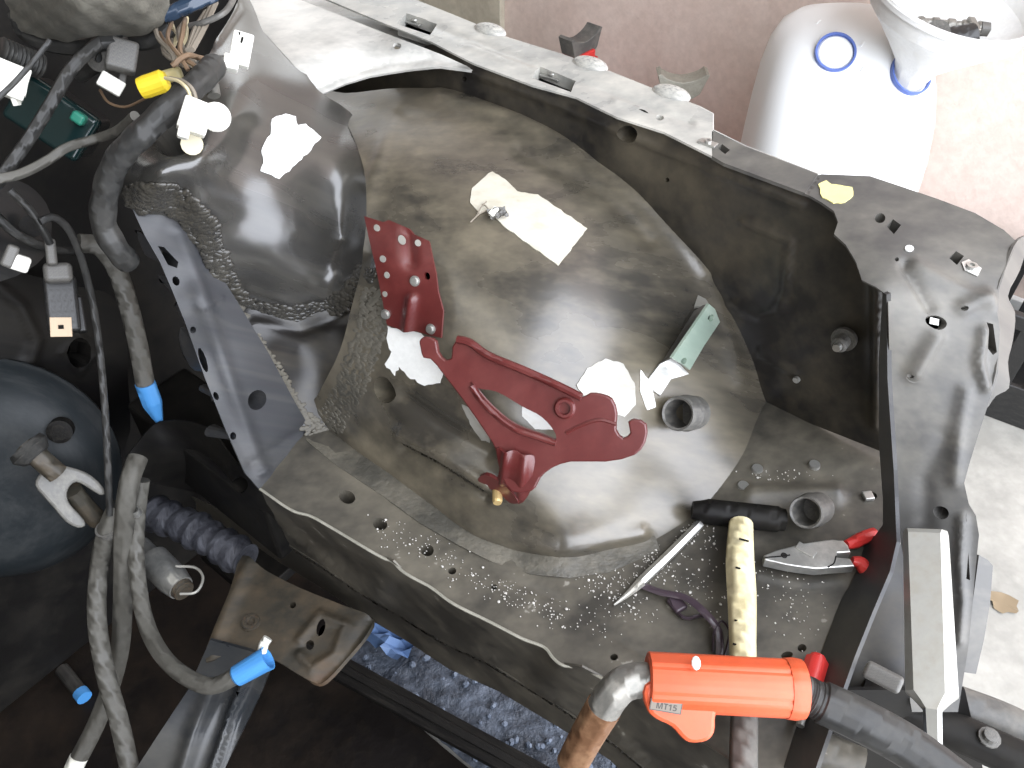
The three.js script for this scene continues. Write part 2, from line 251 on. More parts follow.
{
  const W = FRONT_X - REAR_X;
  const g = shapeWall(W + 1.6, CEIL, [[0.60, 0.95, 2.10, 1.55]], 0.2); g.translate(REAR_X, 0, WALL_Z - 0.2); struct('wall_back', worldUV(g), plaster);
  const pane = plain([0.95, 0.97, 0.97], 0.02, { transmission: 1, thickness: 0, ior: 1.45 });
  const wf = []; for (const [x, y, w, h] of [[-2.05, 0.97, 1.5, 0.05], [-2.05, 1.53, 1.5, 0.05], [-2.78, 1.25, 0.05, 0.6], [-1.32, 1.25, 0.05, 0.6], [-2.05, 1.25, 0.05, 0.6]]) wf.push(box(w, h, 0.06, 0.006, x, y, WALL_Z - 0.08));
  const win = struct('window_1', mg(wf), white); for (const x of [-2.415, -1.685]) struct('pane', box(0.68, 0.52, 0.006, 0, x, 1.25, WALL_Z - 0.08), pane, win);
  struct('wall_rear', worldUV(box(0.2, CEIL, SIDE_Z - WALL_Z + 0.4, 0, REAR_X - 0.1, CEIL / 2, (SIDE_Z + WALL_Z) / 2)), plaster);
  struct('wall_side_blocker', worldUV(box(W + 1.8, CEIL, 0.2, 0, (FRONT_X + REAR_X) / 2 + 0.8, CEIL / 2, SIDE_Z + 0.1)), ceilPaint);  // unseen wall, moved in and run forward to cut light from this side
  const cg = shapeWall(W + 0.2, SIDE_Z - WALL_Z + 0.4, [[-1.1 - REAR_X + 0.2, 0.15 - WALL_Z + 0.2, 0.3 - REAR_X + 0.2, 1.05 - WALL_Z + 0.2]], 0.12); cg.rotateX(Math.PI / 2); cg.translate(REAR_X - 0.2, CEIL + 0.12, WALL_Z - 0.2); struct('ceiling', worldUV(cg), ceilPaint);
  struct('added_window_2', box(1.44, 0.006, 0.94, 0, -0.4, CEIL + 0.123, 0.6), plain([0.95, 0.95, 0.92], 0.3, { transmission: 1, thickness: 0 }));  // unseen pane added with the roof fill light
  struct('trim_1', worldUV(box(2.0, 0.9, 0.02, 0.003, -2.39, 0.45, WALL_Z + 0.011)), grime([0.40, 0.36, 0.28], [0.5, 0.46, 0.36], 0.4, 0.7, { rough: [0.6, 0.8] }));
  struct('baseboard_back', box(3.4, 0.10, 0.016, 0.003, 0.35, 0.05, WALL_Z + 0.009), white);
}
// dark sheets painting the shade under the car and coarse debris along the wheel track
{
  { const k = new THREE.PlaneGeometry(0.7, 0.36, 28, 14); k.rotateX(-Math.PI / 2); const r = k.attributes.position; for (let i = 0; i < r.count; i++) r.setY(i, 0.004 + 0.012 * NA[(i * 41) % NA.length]); k.translate(-0.96, 0, -0.505); k.computeVertexNormals(); const d = mesh('floor_shade', worldUV(k), floorShade); tag(d, 'floor patch painted dark for the shade below the steering rack', 'painted_shade'); d.userData.kind = 'stuff'; }
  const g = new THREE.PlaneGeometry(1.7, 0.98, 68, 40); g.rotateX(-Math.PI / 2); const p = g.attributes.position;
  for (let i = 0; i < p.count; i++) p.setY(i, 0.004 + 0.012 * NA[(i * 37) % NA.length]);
  g.translate(-0.75, 0, 0.172); g.computeVertexNormals(); const o = mesh('floor_shade', worldUV(g), floorShade); tag(o, 'floor of the empty engine bay painted dark brown for its shade', 'painted_shade'); o.userData.kind = 'stuff';
  const h = new THREE.PlaneGeometry(0.62, 0.30, 62, 30); h.rotateX(-Math.PI / 2); const q = h.attributes.position;
  for (let i = 0; i < q.count; i++) q.setY(i, 0.006 + 0.02 * NC[(i * 61) % NC.length]);
  h.translate(-0.29, 0, -0.47); h.computeVertexNormals(); const d = mesh('floor_debris', worldUV(h), gravel); tag(d, 'bluish grey grit and crumbs of debris on the floor below the frame rail', 'debris'); d.userData.kind = 'stuff';
}

// ---------------------------------------------------------------- the car body
const car = thing('car_body', 'stripped black car body corner with strut tower, wheel arch, frame rail and nose panel', 'car');
const smoothO = (a, n = 4) => smooth(a, n, true);
// wheel arch from its true sections: height follows the wheel, the inner side rounds down to the rail
const archH = [[-0.72, 0.178], [-0.644, 0.193], [-0.557, 0.205], [-0.479, 0.202], [-0.382, 0.185], [-0.312, 0.159], [-0.25, 0.112], [-0.203, 0.062], [-0.168, 0.004], [-0.15, 0.0]];
const archZ = [[-0.72, -0.33], [-0.483, -0.322], [-0.383, -0.317], [-0.283, -0.314], [-0.217, -0.337], [-0.173, -0.393], [-0.152, -0.458], [-0.14, -0.5]];
const lut = (t, x) => { for (let i = 0; i + 1 < t.length; i++) if (x <= t[i + 1][0]) { const f = (x - t[i][0]) / (t[i + 1][0] - t[i][0]); return t[i][1] + (t[i + 1][1] - t[i][1]) * f; } return t[t.length - 1][1]; };
const archCtl = [];
for (const x of [-0.70, -0.62, -0.54, -0.47, -0.40, -0.34, -0.29, -0.25, -0.215, -0.188]) {
  const H = lut(archH, x), z0 = lut(archZ, x);
  for (const q of [0, 0.03, 0.12, 0.28, 0.5, 0.75, 1]) { const w = (0.615 + z0) * q; if (q > 0.75 || w >= 0) { const s = Math.min(1, w / 0.17), p = V(x, 0.6 + H * Math.pow(1 - Math.pow(1 - s, 2.2), 0.62), z0 - w); const [a, b, d] = Q(p); archCtl.push([a, b, 'd', d]); } }
}
for (const [a, b] of [[640, 546], [700, 510], [745, 450], [766, 402]]) archCtl.push([a, b, 'y', 0.6]);
const S = { arch: surf(archCtl) };
const lip = [[260, 489], [293, 511], [310, 516], [330, 527], [383, 558], [393, 562], [402, 571], [415, 579], [430, 587], [452, 603], [490, 622], [523, 639], [545, 648], [553, 658], [562, 665], [582, 668], [605, 680], [650, 705], [690, 735], [740, 768], [765, 790]];
const archHoles = [ell(384, 390, 9.5, 14, -0.35)];
const archBeads = beads([[[[402, 398], [440, 425], [486, 452]], 9, -0.006], [[[404, 434], [440, 453], [488, 483]], 8, 0.008], [[[404, 450], [440, 468], [484, 497]], 6, -0.006],
  [[[300, 395], [345, 432], [400, 475], [480, 532], [560, 552], [640, 533]], 9, 0.004], [[[440, 95], [520, 118], [600, 160], [660, 215], [705, 275]], 7, 0.004], [[[520, 150], [600, 190], [650, 240]], 8, -0.003],
  [[[395, 118], [372, 180], [360, 250]], 8, 0.003], [[[690, 240], [715, 300], [740, 380]], 9, 0.003]]);
const archCol = (x, y) => { const g = (cx, cy, r) => Math.exp(-(((x - cx) ** 2 + (y - cy) ** 2) / (r * r))); return [1, 1, 1]; };
const arch = mesh('wheel_arch', sheet(S.arch, smoothO([[322, 90], [345, 93], [400, 88], [460, 92], [520, 116], [600, 162], [660, 212], [712, 278], [748, 340], [768, 398], [748, 452], [702, 514], [642, 549], [560, 565], [478, 544], [398, 484], [330, 432], [305, 424], [318, 395], [340, 350], [352, 305], [362, 265], [368, 215], [364, 170], [350, 130], [333, 104]]), { holes: archHoles, step: 4, cup: 0.05, disp: archBeads, col: archCol }), M.arch, car);

S.shelf = flat('y', 0.6);
const shelfHoles = [ell(347, 497, 8.5, 6.5, 0.4), ell(380, 524, 7.5, 6, 0.4), ell(427, 550, 7, 6, 0.4), ell(452, 570, 4.2, 3.6), ell(494, 587, 3.4, 3), ell(614, 657, 4, 3.5), ell(802, 648, 4.6, 4), ell(787, 655, 6, 3.5, -0.2), ell(872, 496, 5, 4)];
mesh('rail_shelf', sheet(S.shelf, [...lip, [800, 768], [818, 705], [833, 655], [846, 620], [858, 592], [872, 562], [884, 530], [890, 505], [900, 450], [884, 436], [766, 390], [735, 420], [690, 470], [640, 505], [560, 525], [480, 505], [400, 450], [320, 400], [296, 428], [253, 462]],
  { holes: shelfHoles, step: 7, cup: 0.06, disp: beads([[[[752, 494], [835, 494]], 9, 0.007], [[[395, 500], [440, 530], [500, 575], [560, 600], [620, 640], [700, 690]], 5, -0.0015], [[[452, 570], [453, 570]], 10, -0.0015], [[[760, 470], [762, 470]], 5, 0.002]]) }), M.shelf, car);
mesh('lip_edge', sweep(smooth(lip.slice(0, 17), 3).map(([a, b], i) => Y(a, b, 0.6005)), 0.0013, { n: 160, seg: 6 }), M.paleSteel, car).userData.label = 'bare metal lip';
// frame rail below the shelf lip
const ridge = [[196, 493], [240, 513], [279, 532], [325, 560], [364, 587], [405, 610], [449, 637], [493, 657], [560, 698], [620, 738], [665, 775]];
const lower = [[196, 510], [240, 535], [279, 562], [325, 590], [364, 616], [405, 640], [449, 669], [500, 692], [560, 728], [610, 760], [640, 790]];
S.railSide = surf([...lip.filter((_, i) => i % 2 === 0).map(([a, b]) => [a, b - 1, 'y', 0.5985]), ...ridge.filter((p) => p[0] > 250).map(([a, b]) => [a, b, 'z', lut([[250, -0.262], [700, -0.298]], a)])]);
mesh('rail_side', sheet(S.railSide, [...lip.map(([a, b]) => [a, b - 1]), ...ridge.slice(2).reverse()], { step: 8, disp: beads([[ridge, 5, 0.007], [[[300, 535], [340, 556], [400, 592]], 6, -0.003]]) }), M.shelf, car);
S.railLow = surf([...ridge.map(([a, b]) => [a, b, 'z', lut([[190, -0.257], [700, -0.298]], a)]), ...lower.map(([a, b]) => [a, b, 'z', lut([[190, -0.262], [700, -0.302]], a)])]);
mesh('rail_lower_flange', sheet(S.railLow, [...ridge, ...[...lower].reverse()], { step: 8, disp: beads([[ridge, 5, 0.007]]) }), M.shelf, car);
S.railRear = surf([[125, 465, 'y', 0.545], [160, 422, 'y', 0.56], [207, 428, 'y', 0.575], [262, 490, 'y', 0.585], [279, 532, 'z', -0.262], [196, 493, 'z', -0.257], [150, 480, 'y', 0.51]]);
mesh('rail_rear_plate', sheet(S.railRear, smooth([[122, 470], [140, 440], [160, 422], [207, 428], [235, 462], [262, 489], [274, 508], [280, 530], [262, 524], [240, 513], [196, 493], [150, 482]], 3, true), { holes: [ell(240, 485, 8, 8)], step: 8 }), M.dark, car);
// column that folds up from the shelf to the strut tower
S.col = surf([[133, 208, 'y', 0.838], [140, 220, 'y', 0.83], [170, 287, 'y', 0.775], [200, 355, 'y', 0.715], [230, 425, 'y', 0.655], [260, 489, 'y', 0.6], [282, 440, 'y', 0.612], [308, 427, 'y', 0.604], [185, 235, 'y', 0.805], [215, 275, 'y', 0.762], [250, 330, 'y', 0.71], [280, 380, 'y', 0.658], [300, 410, 'y', 0.625], [160, 222, 'y', 0.825], [235, 380, 'y', 0.687], [255, 430, 'y', 0.637], [200, 300, 'y', 0.762]]);
const slot = (cx, cy, w, h, t) => ell(cx, cy, w, h, t, 10);
mesh('tower_side_flange', sheet(S.col, [[131, 206], [145, 236], [160, 262], [172, 290], [185, 322], [205, 378], [225, 428], [245, 473], [260, 490], [300, 466], [310, 428], [296, 404], [268, 352], [240, 306], [219, 272], [188, 230], [160, 210]],
  { holes: [[[158, 246], [164, 247], [178, 262], [177, 268], [168, 265]], slot(176, 281, 3.6, 5, -0.4), slot(187, 314, 9, 3.4, 0.35), slot(193, 330, 3, 3.6, 0), slot(203, 360, 3.4, 13, -0.32), slot(216, 396, 2.6, 4.4, -0.4), slot(233, 436, 3, 4, 0), ell(257, 400, 9, 10.5, 0.6)], step: 6, cup: 0.045,
    disp: beads([[[[178, 232], [196, 280], [212, 330], [232, 390], [250, 440], [262, 470]], 8, 0.004], [[[198, 308], [222, 298]], 3, 0.0015], [[[252, 463], [308, 427]], 5, -0.002], [[[258, 475], [312, 438]], 3, 0.0015]]) }), M.column, car);
S.tri = surf([[215, 275, 'y', 0.76], [250, 305, 'y', 0.712], [290, 315, 'y', 0.698], [330, 308, 'y', 0.698], [370, 272, 'y', 0.70], [355, 340, 'y', 0.665], [340, 385, 'y', 0.635], [318, 428, 'y', 0.603], [296, 405, 'y', 0.624], [265, 352, 'y', 0.682], [300, 345, 'y', 0.668], [318, 375, 'y', 0.640]]);
mesh('tower_gusset', sheet(S.tri, [[205, 262], [250, 295], [290, 305], [330, 298], [378, 255], [376, 300], [368, 340], [352, 385], [330, 435], [304, 428], [286, 402], [258, 352], [232, 312]], { step: 6, disp: beads([[[[255, 325], [300, 330], [345, 315], [365, 290]], 6, 0.004]]) }), M.wallPaint, car);
S.tower = surf([[118, 188, 'y', 0.845], [133, 208, 'y', 0.838], [185, 235, 'y', 0.803], [215, 275, 'y', 0.762], [250, 305, 'y', 0.712], [290, 315, 'y', 0.698], [330, 308, 'y', 0.698], [370, 272, 'd', Q(S.arch.at(370, 272))[2]], [378, 190, 'd', Q(S.arch.at(378, 190))[2]], [374, 240, 'd', Q(S.arch.at(374, 240))[2]], [370, 150, 'd', Q(S.arch.at(370, 150))[2]], [350, 118, 'd', Q(S.arch.at(350, 118))[2]], [318, 92, 'y', 0.826], [290, 60, 'y', 0.839], [262, 30, 'y', 0.843], [250, 0, 'y', 0.844],
  [190, 115, 'y', 0.884], [150, 150, 'y', 0.880], [212, 80, 'y', 0.884], [225, 40, 'y', 0.873], [240, 12, 'y', 0.858], [222, 110, 'y', 0.882], [198, 145, 'y', 0.880], [140, 165, 'y', 0.874], [240, 85, 'y', 0.880], [231, 115, 'y', 0.880], [204, 155, 'y', 0.879], [160, 175, 'y', 0.877], [258, 96, 'y', 0.864], [247, 128, 'y', 0.860], [220, 166, 'y', 0.856], [174, 194, 'y', 0.849],
  [280, 110, 'y', 0.844], [310, 160, 'y', 0.813], [270, 180, 'y', 0.826], [240, 220, 'y', 0.808], [300, 230, 'y', 0.780], [340, 190, 'y', 0.782], [265, 265, 'y', 0.763], [310, 275, 'y', 0.740], [200, 205, 'y', 0.840], [345, 240, 'y', 0.743]]);
mesh('strut_tower', sheet(S.tower, smoothO([[117, 190], [119, 170], [148, 128], [186, 84], [208, 56], [232, 16], [244, -10], [266, -10], [268, 30], [294, 55], [318, 90], [350, 112], [370, 145], [379, 190], [377, 230], [372, 274], [332, 311], [290, 318], [250, 309], [214, 279], [184, 238], [150, 214], [131, 207]], 3), { step: 5, holes: [{ poly: ell(178, 138, 24, 17, -0.5), cup: 0.03 }],
  disp: beads([[[[250, 292], [290, 303], [330, 296], [360, 272]], 6, 0.002], [[[215, 45], [236, 8]], 5, 0.005]]) }), M.tower, car);
// upper apron plate and fender rail
S.top = flat('y', 0.84);
S.apron = surf([[301, 0, 'y', 0.84], [382, 31, 'y', 0.84], [430, 48, 'y', 0.84], [490, 66, 'y', 0.836], [440, 62, 'y', 0.834], [400, 67, 'y', 0.826], [345, 80, 'y', 0.82], [315, 92, 'y', 0.818], [300, 75, 'y', 0.834], [262, 20, 'y', 0.843], [340, 50, 'y', 0.839], [400, 46, 'y', 0.84]]);
const apron = mesh('apron_plate', sheet(S.apron, [[240, -14], [290, -14], [301, 0], [382, 32], [430, 50], [473, 66], [500, 74], [470, 69], [440, 66], [400, 71], [370, 76], [345, 84], [318, 96], [311, 90], [300, 72], [280, 50], [262, 30], [250, 5]], { step: 6, holes: [{ poly: ell(397, 46, 4.2, 3.4), open: true }], thick: 0.003, disp: beads([[[[316, 88], [345, 74], [380, 64], [430, 58], [480, 66]], 4, -0.003]]) }), M.apron, car);
mesh('rail_channel', sheet(flat('y', 0.822), [[296, -16], [382, 20], [432, 38], [432, 58], [382, 40], [288, 0]], { step: 10 }), M.apron, car);
const railIn = [[305, -10], [386, 24], [432, 42], [473, 63], [532, 85], [576, 97], [617, 117], [664, 132], [700, 150], [724, 163], [805, 193]];
mesh('fender_rail_top', sheet(S.top, [...railIn.slice(0, -2), [712, 156], [713, 131], [713, 114], [700, 107], [683, 99], [650, 88], [595, 66], [560, 54], [508, 38], [450, 14], [385, -12]], { step: 8, thick: 0.002, holes: [{ poly: [[532, 78], [540, 65], [576, 79], [571, 92]], cup: 0.012 }, { poly: [[397, 24], [406, 13], [437, 23], [430, 35]], cup: 0.012 }, ell(660, 117, 4, 3.4)],
  disp: beads([[[[470, 45], [560, 78]], 4, 0.0015], [[[430, 24], [500, 52], [600, 88], [690, 122]], 4, -0.002], [[[615, 100], [640, 108]], 4, 0.0012]]) }), M.railTop, car);
for (const [a, b] of [[490, 31], [590, 65], [671, 94]]) { const g = new THREE.SphereGeometry(1, 18, 10); g.scale(0.020, 0.007, 0.012); g.rotateY(0); g.translate(...Y(a, b, 0.839).toArray()); mesh('rail_lug', g, M.railTop, car); }
for (const [a, b, w] of [[552, 76, 1], [415, 22, 1]]) { const p = Y(a, b, 0.8325), c = mesh('captive_nut_plate', box(0.022, 0.002, 0.012, 0.0005, p.x, p.y, p.z), M.steel, car); const q = p.clone().add(V(0, 0.003, 0)); const n = new THREE.TorusGeometry(0.003, 0.0014, 8, 16); n.rotateX(Math.PI / 2); n.translate(q.x, q.y, q.z); mesh('nut', n, M.steel, c); }
// outer drop of the rail and its end cap
S.railOut = surf([[385, -10, 'y', 0.839], [508, 38, 'y', 0.839], [595, 66, 'y', 0.839], [700, 107, 'y', 0.839], [380, -18, 'z', -0.735], [520, 33, 'z', -0.735], [610, 62, 'z', -0.735], [712, 104, 'z', -0.735]]);
mesh('fender_rail_outer', sheet(flat('z', -0.70), [[385, -12], [450, 14], [508, 38], [560, 54], [595, 66], [650, 88], [700, 107], [713, 114], [713, 130], [745, 146], [818, 174], [818, 190], [700, 160], [500, 90], [385, 30]], { step: 14, off: 0 }), M.railTop, car);
// fender wall
const wallHoles = [{ poly: ell(628, 134, 10, 8.5, 0.3), cup: 0.021 }, ell(464, 79, 2.6, 2.6), ell(667, 180, 2.4, 2.4)];
S.wall = surf([...railIn.slice(2).map(([a, b]) => [a, b - 1, 'y', 0.8385]), [330, 112, 'z', -0.615], [400, 95, 'z', -0.615], [510, 138, 'z', -0.615], [590, 185, 'z', -0.615], [700, 300, 'z', -0.615], [766, 406, 'z', -0.615], [890, 455, 'z', -0.615], [905, 470, 'z', -0.615], [830, 300, 'z', -0.615], [900, 280, 'z', -0.615]]);
mesh('fender_wall', sheet(S.wall, [[322, 88], [400, 55], [432, 44], [473, 62], [532, 84], [576, 96], [617, 116], [664, 131], [700, 149], [724, 162], [805, 192], [830, 200], [860, 220], [900, 280], [905, 470], [890, 455], [766, 406], [745, 372], [700, 300], [645, 232], [590, 185], [510, 138], [440, 118], [380, 118], [330, 112]], { holes: wallHoles, step: 8,
  disp: beads([[[[745, 222], [790, 240], [785, 290], [778, 305]], 5, 0.003], [[[763, 352], [795, 372]], 6, 0.004], [[[728, 305], [760, 315], [785, 308]], 6, 0.003], [[[473, 72], [560, 105], [620, 132], [700, 165], [800, 205]], 5, 0.003], [[[880, 250], [880, 420]], 8, 0.01]]) }), M.wallPaint, car);
{ const p = P(845, 338, 'z', -0.612), st = mesh('stud', orient(mg([lathe([[0, 0], [0.011, 0], [0.011, 0.004], [0.007, 0.005], [0.007, 0.014], [0.005, 0.016], [0, 0.016]], 18)]), p, V(0, 0.1, 1), V(0, 1, 0)), M.greyPlastic, car); mesh('stud_tip', orient(lathe([[0, 0.016], [0.004, 0.016], [0.0035, 0.02], [0, 0.02]], 12), p, V(0, 0.1, 1), V(0, 1, 0)), M.steel, st); const q = P(797, 379, 'z', -0.612); mesh('plug', orient(lathe([[0, 0], [0.0035, 0], [0.003, 0.003], [0, 0.003]], 12), q, V(0, 0, 1), V(0, 1, 0)), M.steel, car); }
// nose panel
S.nose = surf([[805, 193, 'y', 0.84], [818, 174, 'y', 0.84], [900, 186, 'y', 0.84], [975, 213, 'y', 0.839], [1016, 240, 'y', 0.836], [840, 235, 'y', 0.84], [885, 292, 'y', 0.836], [940, 300, 'y', 0.828], [1012, 300, 'y', 0.822], [890, 360, 'y', 0.787], [940, 380, 'y', 0.772], [1001, 388, 'y', 0.765], [891, 450, 'y', 0.705], [930, 460, 'y', 0.702], [966, 470, 'y', 0.70], [897, 540, 'y', 0.615], [940, 540, 'y', 0.628], [980, 545, 'y', 0.635], [872, 620, 'y', 0.57], [930, 640, 'y', 0.572], [972, 640, 'y', 0.578], [850, 700, 'y', 0.53], [960, 710, 'y', 0.535]]);
const noseHoles = [ell(880, 218, 5.4, 5), [[886, 226], [893, 219], [901, 225], [894, 234]], [[949, 258], [956, 251], [964, 256], [957, 265]], ell(897, 259, 2.2, 2), { poly: ell(936, 322, 11, 6.5, 0.25), cup: 0.006 }, ell(909, 374, 3, 2.6), ell(960, 309, 3, 2.2), { poly: ell(941, 513, 8, 6.5, 0.2), cup: 0.02 }, [[986, 322], [993, 324], [997, 352], [993, 355], [987, 348]], [[969, 544], [975, 540], [978, 546], [972, 560], [970, 580], [966, 578]]];
mesh('nose_panel', sheet(S.nose, [[805, 193], [818, 174], [845, 175], [870, 176], [900, 186], [938, 199], [975, 213], [1004, 230], [1017, 242], [1006, 268], [999, 290], [997, 312], [1000, 330], [999, 350], [998, 372], [988, 405], [972, 455], [964, 482], [966, 500], [976, 516], [979, 535], [975, 575], [972, 610], [968, 650], [958, 712], [912, 712], [910, 700], [908, 620], [907, 572], [901, 545], [896, 470], [890, 380], [888, 296], [876, 287], [862, 280], [856, 262], [846, 245], [834, 234], [838, 222], [834, 211], [821, 202]], { holes: noseHoles, step: 6, thick: 0.002,
  disp: beads([[[[905, 265], [918, 285], [931, 308]], 6, -0.004], [[[916, 266], [950, 285], [990, 305]], 7, 0.003], [[[934, 336], [925, 352], [915, 370]], 9, 0.006], [[[962, 308], [985, 298]], 8, 0.006], [[[806, 192], [818, 175]], 1.6, -0.0015], [[[965, 390], [958, 430], [955, 480]], 8, 0.004], [[[982, 330], [978, 360], [984, 385]], 6, 0.005], [[[962, 520], [960, 560], [962, 600], [958, 640]], 6, 0.006], [[[945, 440], [925, 480], [925, 520]], 10, -0.003]]) }), M.nose, car);
S.noseFl = surf([[884, 300, 'y', 0.825], [880, 440, 'y', 0.70], [884, 500, 'y', 0.64], [869, 530, 'y', 0.603], [846, 592, 'y', 0.6], [821, 655, 'y', 0.6], [785, 768, 'y', 0.6], [815, 768, 'y', 0.632], [840, 700, 'y', 0.636], [856, 655, 'y', 0.64], [874, 610, 'y', 0.643], [891, 570, 'y', 0.646], [898, 540, 'y', 0.652], [895, 470, 'y', 0.70], [889, 380, 'y', 0.776], [888, 296, 'y', 0.838]]);
mesh('nose_flange', sheet(S.noseFl, [[884, 292], [880, 360], [880, 440], [884, 500], [884, 525], [876, 536], [868, 540], [862, 552], [862, 562], [850, 588], [838, 606], [834, 622], [822, 655], [804, 705], [785, 768], [815, 775], [840, 702], [856, 657], [874, 612], [891, 572], [898, 542], [895, 470], [889, 380], [888, 294]], { step: 6, off: 0.001, thick: 0.003, disp: beads([[[[700, 0], [701, 0]], 3, 0.003]]) }), M.column, car);
// turned-down outer edge of the nose with its rounded tab
S.noseEdge = surf([[1017, 242, 'y', 0.836], [999, 290, 'y', 0.825], [997, 320, 'y', 0.81], [999, 372, 'y', 0.775], [985, 410, 'y', 0.745], [1026, 245, 'y', 0.82], [1010, 300, 'y', 0.80], [1014, 335, 'y', 0.78], [1008, 390, 'y', 0.745]]);
mesh('nose_outer_flange', sheet(S.noseEdge, smoothO([[1018, 240], [1028, 236], [1020, 270], [1008, 296], [1015, 312], [1013, 340], [1008, 362], [1009, 388], [996, 396], [987, 408], [996, 372], [998, 340], [995, 312], [998, 288], [1006, 266]], 3), { step: 6, thick: 0.002 }), M.nose, car);
// firewall and cowl
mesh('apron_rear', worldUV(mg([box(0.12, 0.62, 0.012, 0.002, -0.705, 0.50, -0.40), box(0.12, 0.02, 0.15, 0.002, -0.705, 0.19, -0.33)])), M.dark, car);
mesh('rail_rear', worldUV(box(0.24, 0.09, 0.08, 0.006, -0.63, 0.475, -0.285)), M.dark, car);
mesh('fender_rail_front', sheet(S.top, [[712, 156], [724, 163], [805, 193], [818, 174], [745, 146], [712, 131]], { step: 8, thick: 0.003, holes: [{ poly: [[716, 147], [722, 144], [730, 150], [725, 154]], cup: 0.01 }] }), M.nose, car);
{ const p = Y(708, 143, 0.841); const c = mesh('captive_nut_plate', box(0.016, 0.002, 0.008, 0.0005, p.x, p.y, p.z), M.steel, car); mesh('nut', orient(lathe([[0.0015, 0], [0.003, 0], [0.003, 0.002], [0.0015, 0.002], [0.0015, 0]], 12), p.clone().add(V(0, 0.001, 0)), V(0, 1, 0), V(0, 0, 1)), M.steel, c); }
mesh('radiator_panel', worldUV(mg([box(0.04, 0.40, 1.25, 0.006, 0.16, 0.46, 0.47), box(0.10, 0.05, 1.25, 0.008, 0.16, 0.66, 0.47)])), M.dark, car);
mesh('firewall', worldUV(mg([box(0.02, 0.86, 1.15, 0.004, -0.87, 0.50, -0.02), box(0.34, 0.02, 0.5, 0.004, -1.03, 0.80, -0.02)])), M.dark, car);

// ---------------------------------------------------------------- marks, sealer and fixings on the body
function lay(name, Sx, poly, mat, parent, o = {}) { return mesh(name, sheet({ at: Sx.at, nrm: Sx.nrm }, poly, { step: 6, off: 0.0009, thick: 0.0008, ...o }), mat, parent); }
const rag = (poly, amt) => { const out = []; for (let i = 0; i < poly.length; i++) { const a = poly[i], b = poly[(i + 1) % poly.length], n = Math.max(1, Math.round(Math.hypot(b[0] - a[0], b[1] - a[1]) / 4)); for (let k = 0; k < n; k++) { const t = k / n; out.push([a[0] + (b[0] - a[0]) * t + rr(-amt, amt) * (k ? 1 : 0.3), a[1] + (b[1] - a[1]) * t + rr(-amt, amt) * (k ? 1 : 0.3)]); } } return out; };
const tower = car.children.find((c) => c.name === 'strut_tower');
const nose = car.children.find((c) => c.name === 'nose_panel');
lay('primer_patch', S.tower, rag([[272, 119], [285, 114], [295, 117], [297, 126], [305, 124], [321, 138], [301, 160], [279, 179], [260, 171], [263, 160], [261, 150], [270, 135]], 1.1), M.primer, tower).userData.label = 'white scraped primer patch';
const archS = { at: (x, y) => S.arch.at(x, y).addScaledVector(S.arch.nrm(x, y), archBeads(x, y)), nrm: S.arch.nrm };
lay('paper_label', archS, rag([[492, 172], [505, 180], [517, 192], [538, 195], [587, 229], [558, 266], [504, 227], [488, 210], [479, 213], [470, 203], [472, 189], [482, 180]], 0.5), M.paper, arch).userData.label = 'torn cream paper label';
lay('bare_patch', archS, rag([[388, 326], [421, 333], [436, 352], [443, 373], [440, 383], [425, 386], [408, 376], [399, 366], [395, 376], [385, 364], [392, 352], [387, 338]], 1.2), M.primer, arch);
lay('bare_patch', archS, rag([[576, 385], [587, 368], [605, 359], [623, 364], [634, 383], [635, 405], [624, 417], [605, 412], [588, 402]], 0.8), M.bareSteel, arch);
lay('bare_patch', archS, rag([[640, 370], [650, 382], [655, 407], [647, 410], [640, 392]], 0.6), M.primer, arch);
lay('bare_patch', archS, rag([[522, 403], [540, 409], [553, 430], [535, 429], [522, 416]], 0.6), M.primer, arch);
lay('bare_patch', archS, rag([[462, 404], [470, 408], [490, 432], [489, 443], [480, 441], [470, 424]], 1), M.bareSteel, arch);
lay('filler_patch', S.nose, rag([[818, 185], [826, 181], [831, 185], [840, 186], [852, 188], [853, 196], [845, 203], [833, 204], [822, 198]], 0.7), M.filler, nose).userData.label = 'yellow body filler smear';
lay('bare_patch', S.nose, ell(909, 249, 4.5, 3, 0.1, 12), M.primer, nose); lay('bare_patch', S.nose, [[934, 318], [943, 320], [942, 327], [933, 325]], M.primer, nose, { off: -0.004 });
{ const g = lay('weld_nut_plate', S.nose, [[961, 263], [968, 260], [981, 269], [977, 277], [964, 271]], M.steel, nose, { off: 0.001 }); const p = S.nose.at(971, 268); mesh('nut', orient(lathe([[0.002, 0], [0.004, 0], [0.004, 0.003], [0.002, 0.003], [0.002, 0]], 12), p, V(0, 1, 0), V(0, 0, 1)), M.steel, g); }
lay('spot_weld', S.nose, ell(914, 374, 9, 8, 0, 14), M.nose, nose, { off: 0.0015 });
for (const [a, b] of [[757, 470], [743, 487], [814, 466]]) { const p = Y(a, b, 0.6); mesh('drain_plug', orient(lathe([[0, 0], [0.0055, 0], [0.005, 0.003], [0, 0.0035]], 14), p, V(0, 1, 0), V(0, 0, 1)), M.steel, car); }
{ const p = Y(868, 496, 0.602); mesh('clip_nut', orient(box(0.009, 0.004, 0.009, 0.001), p, V(0, 1, 0), V(1, 0, 1)), M.steel, car); }
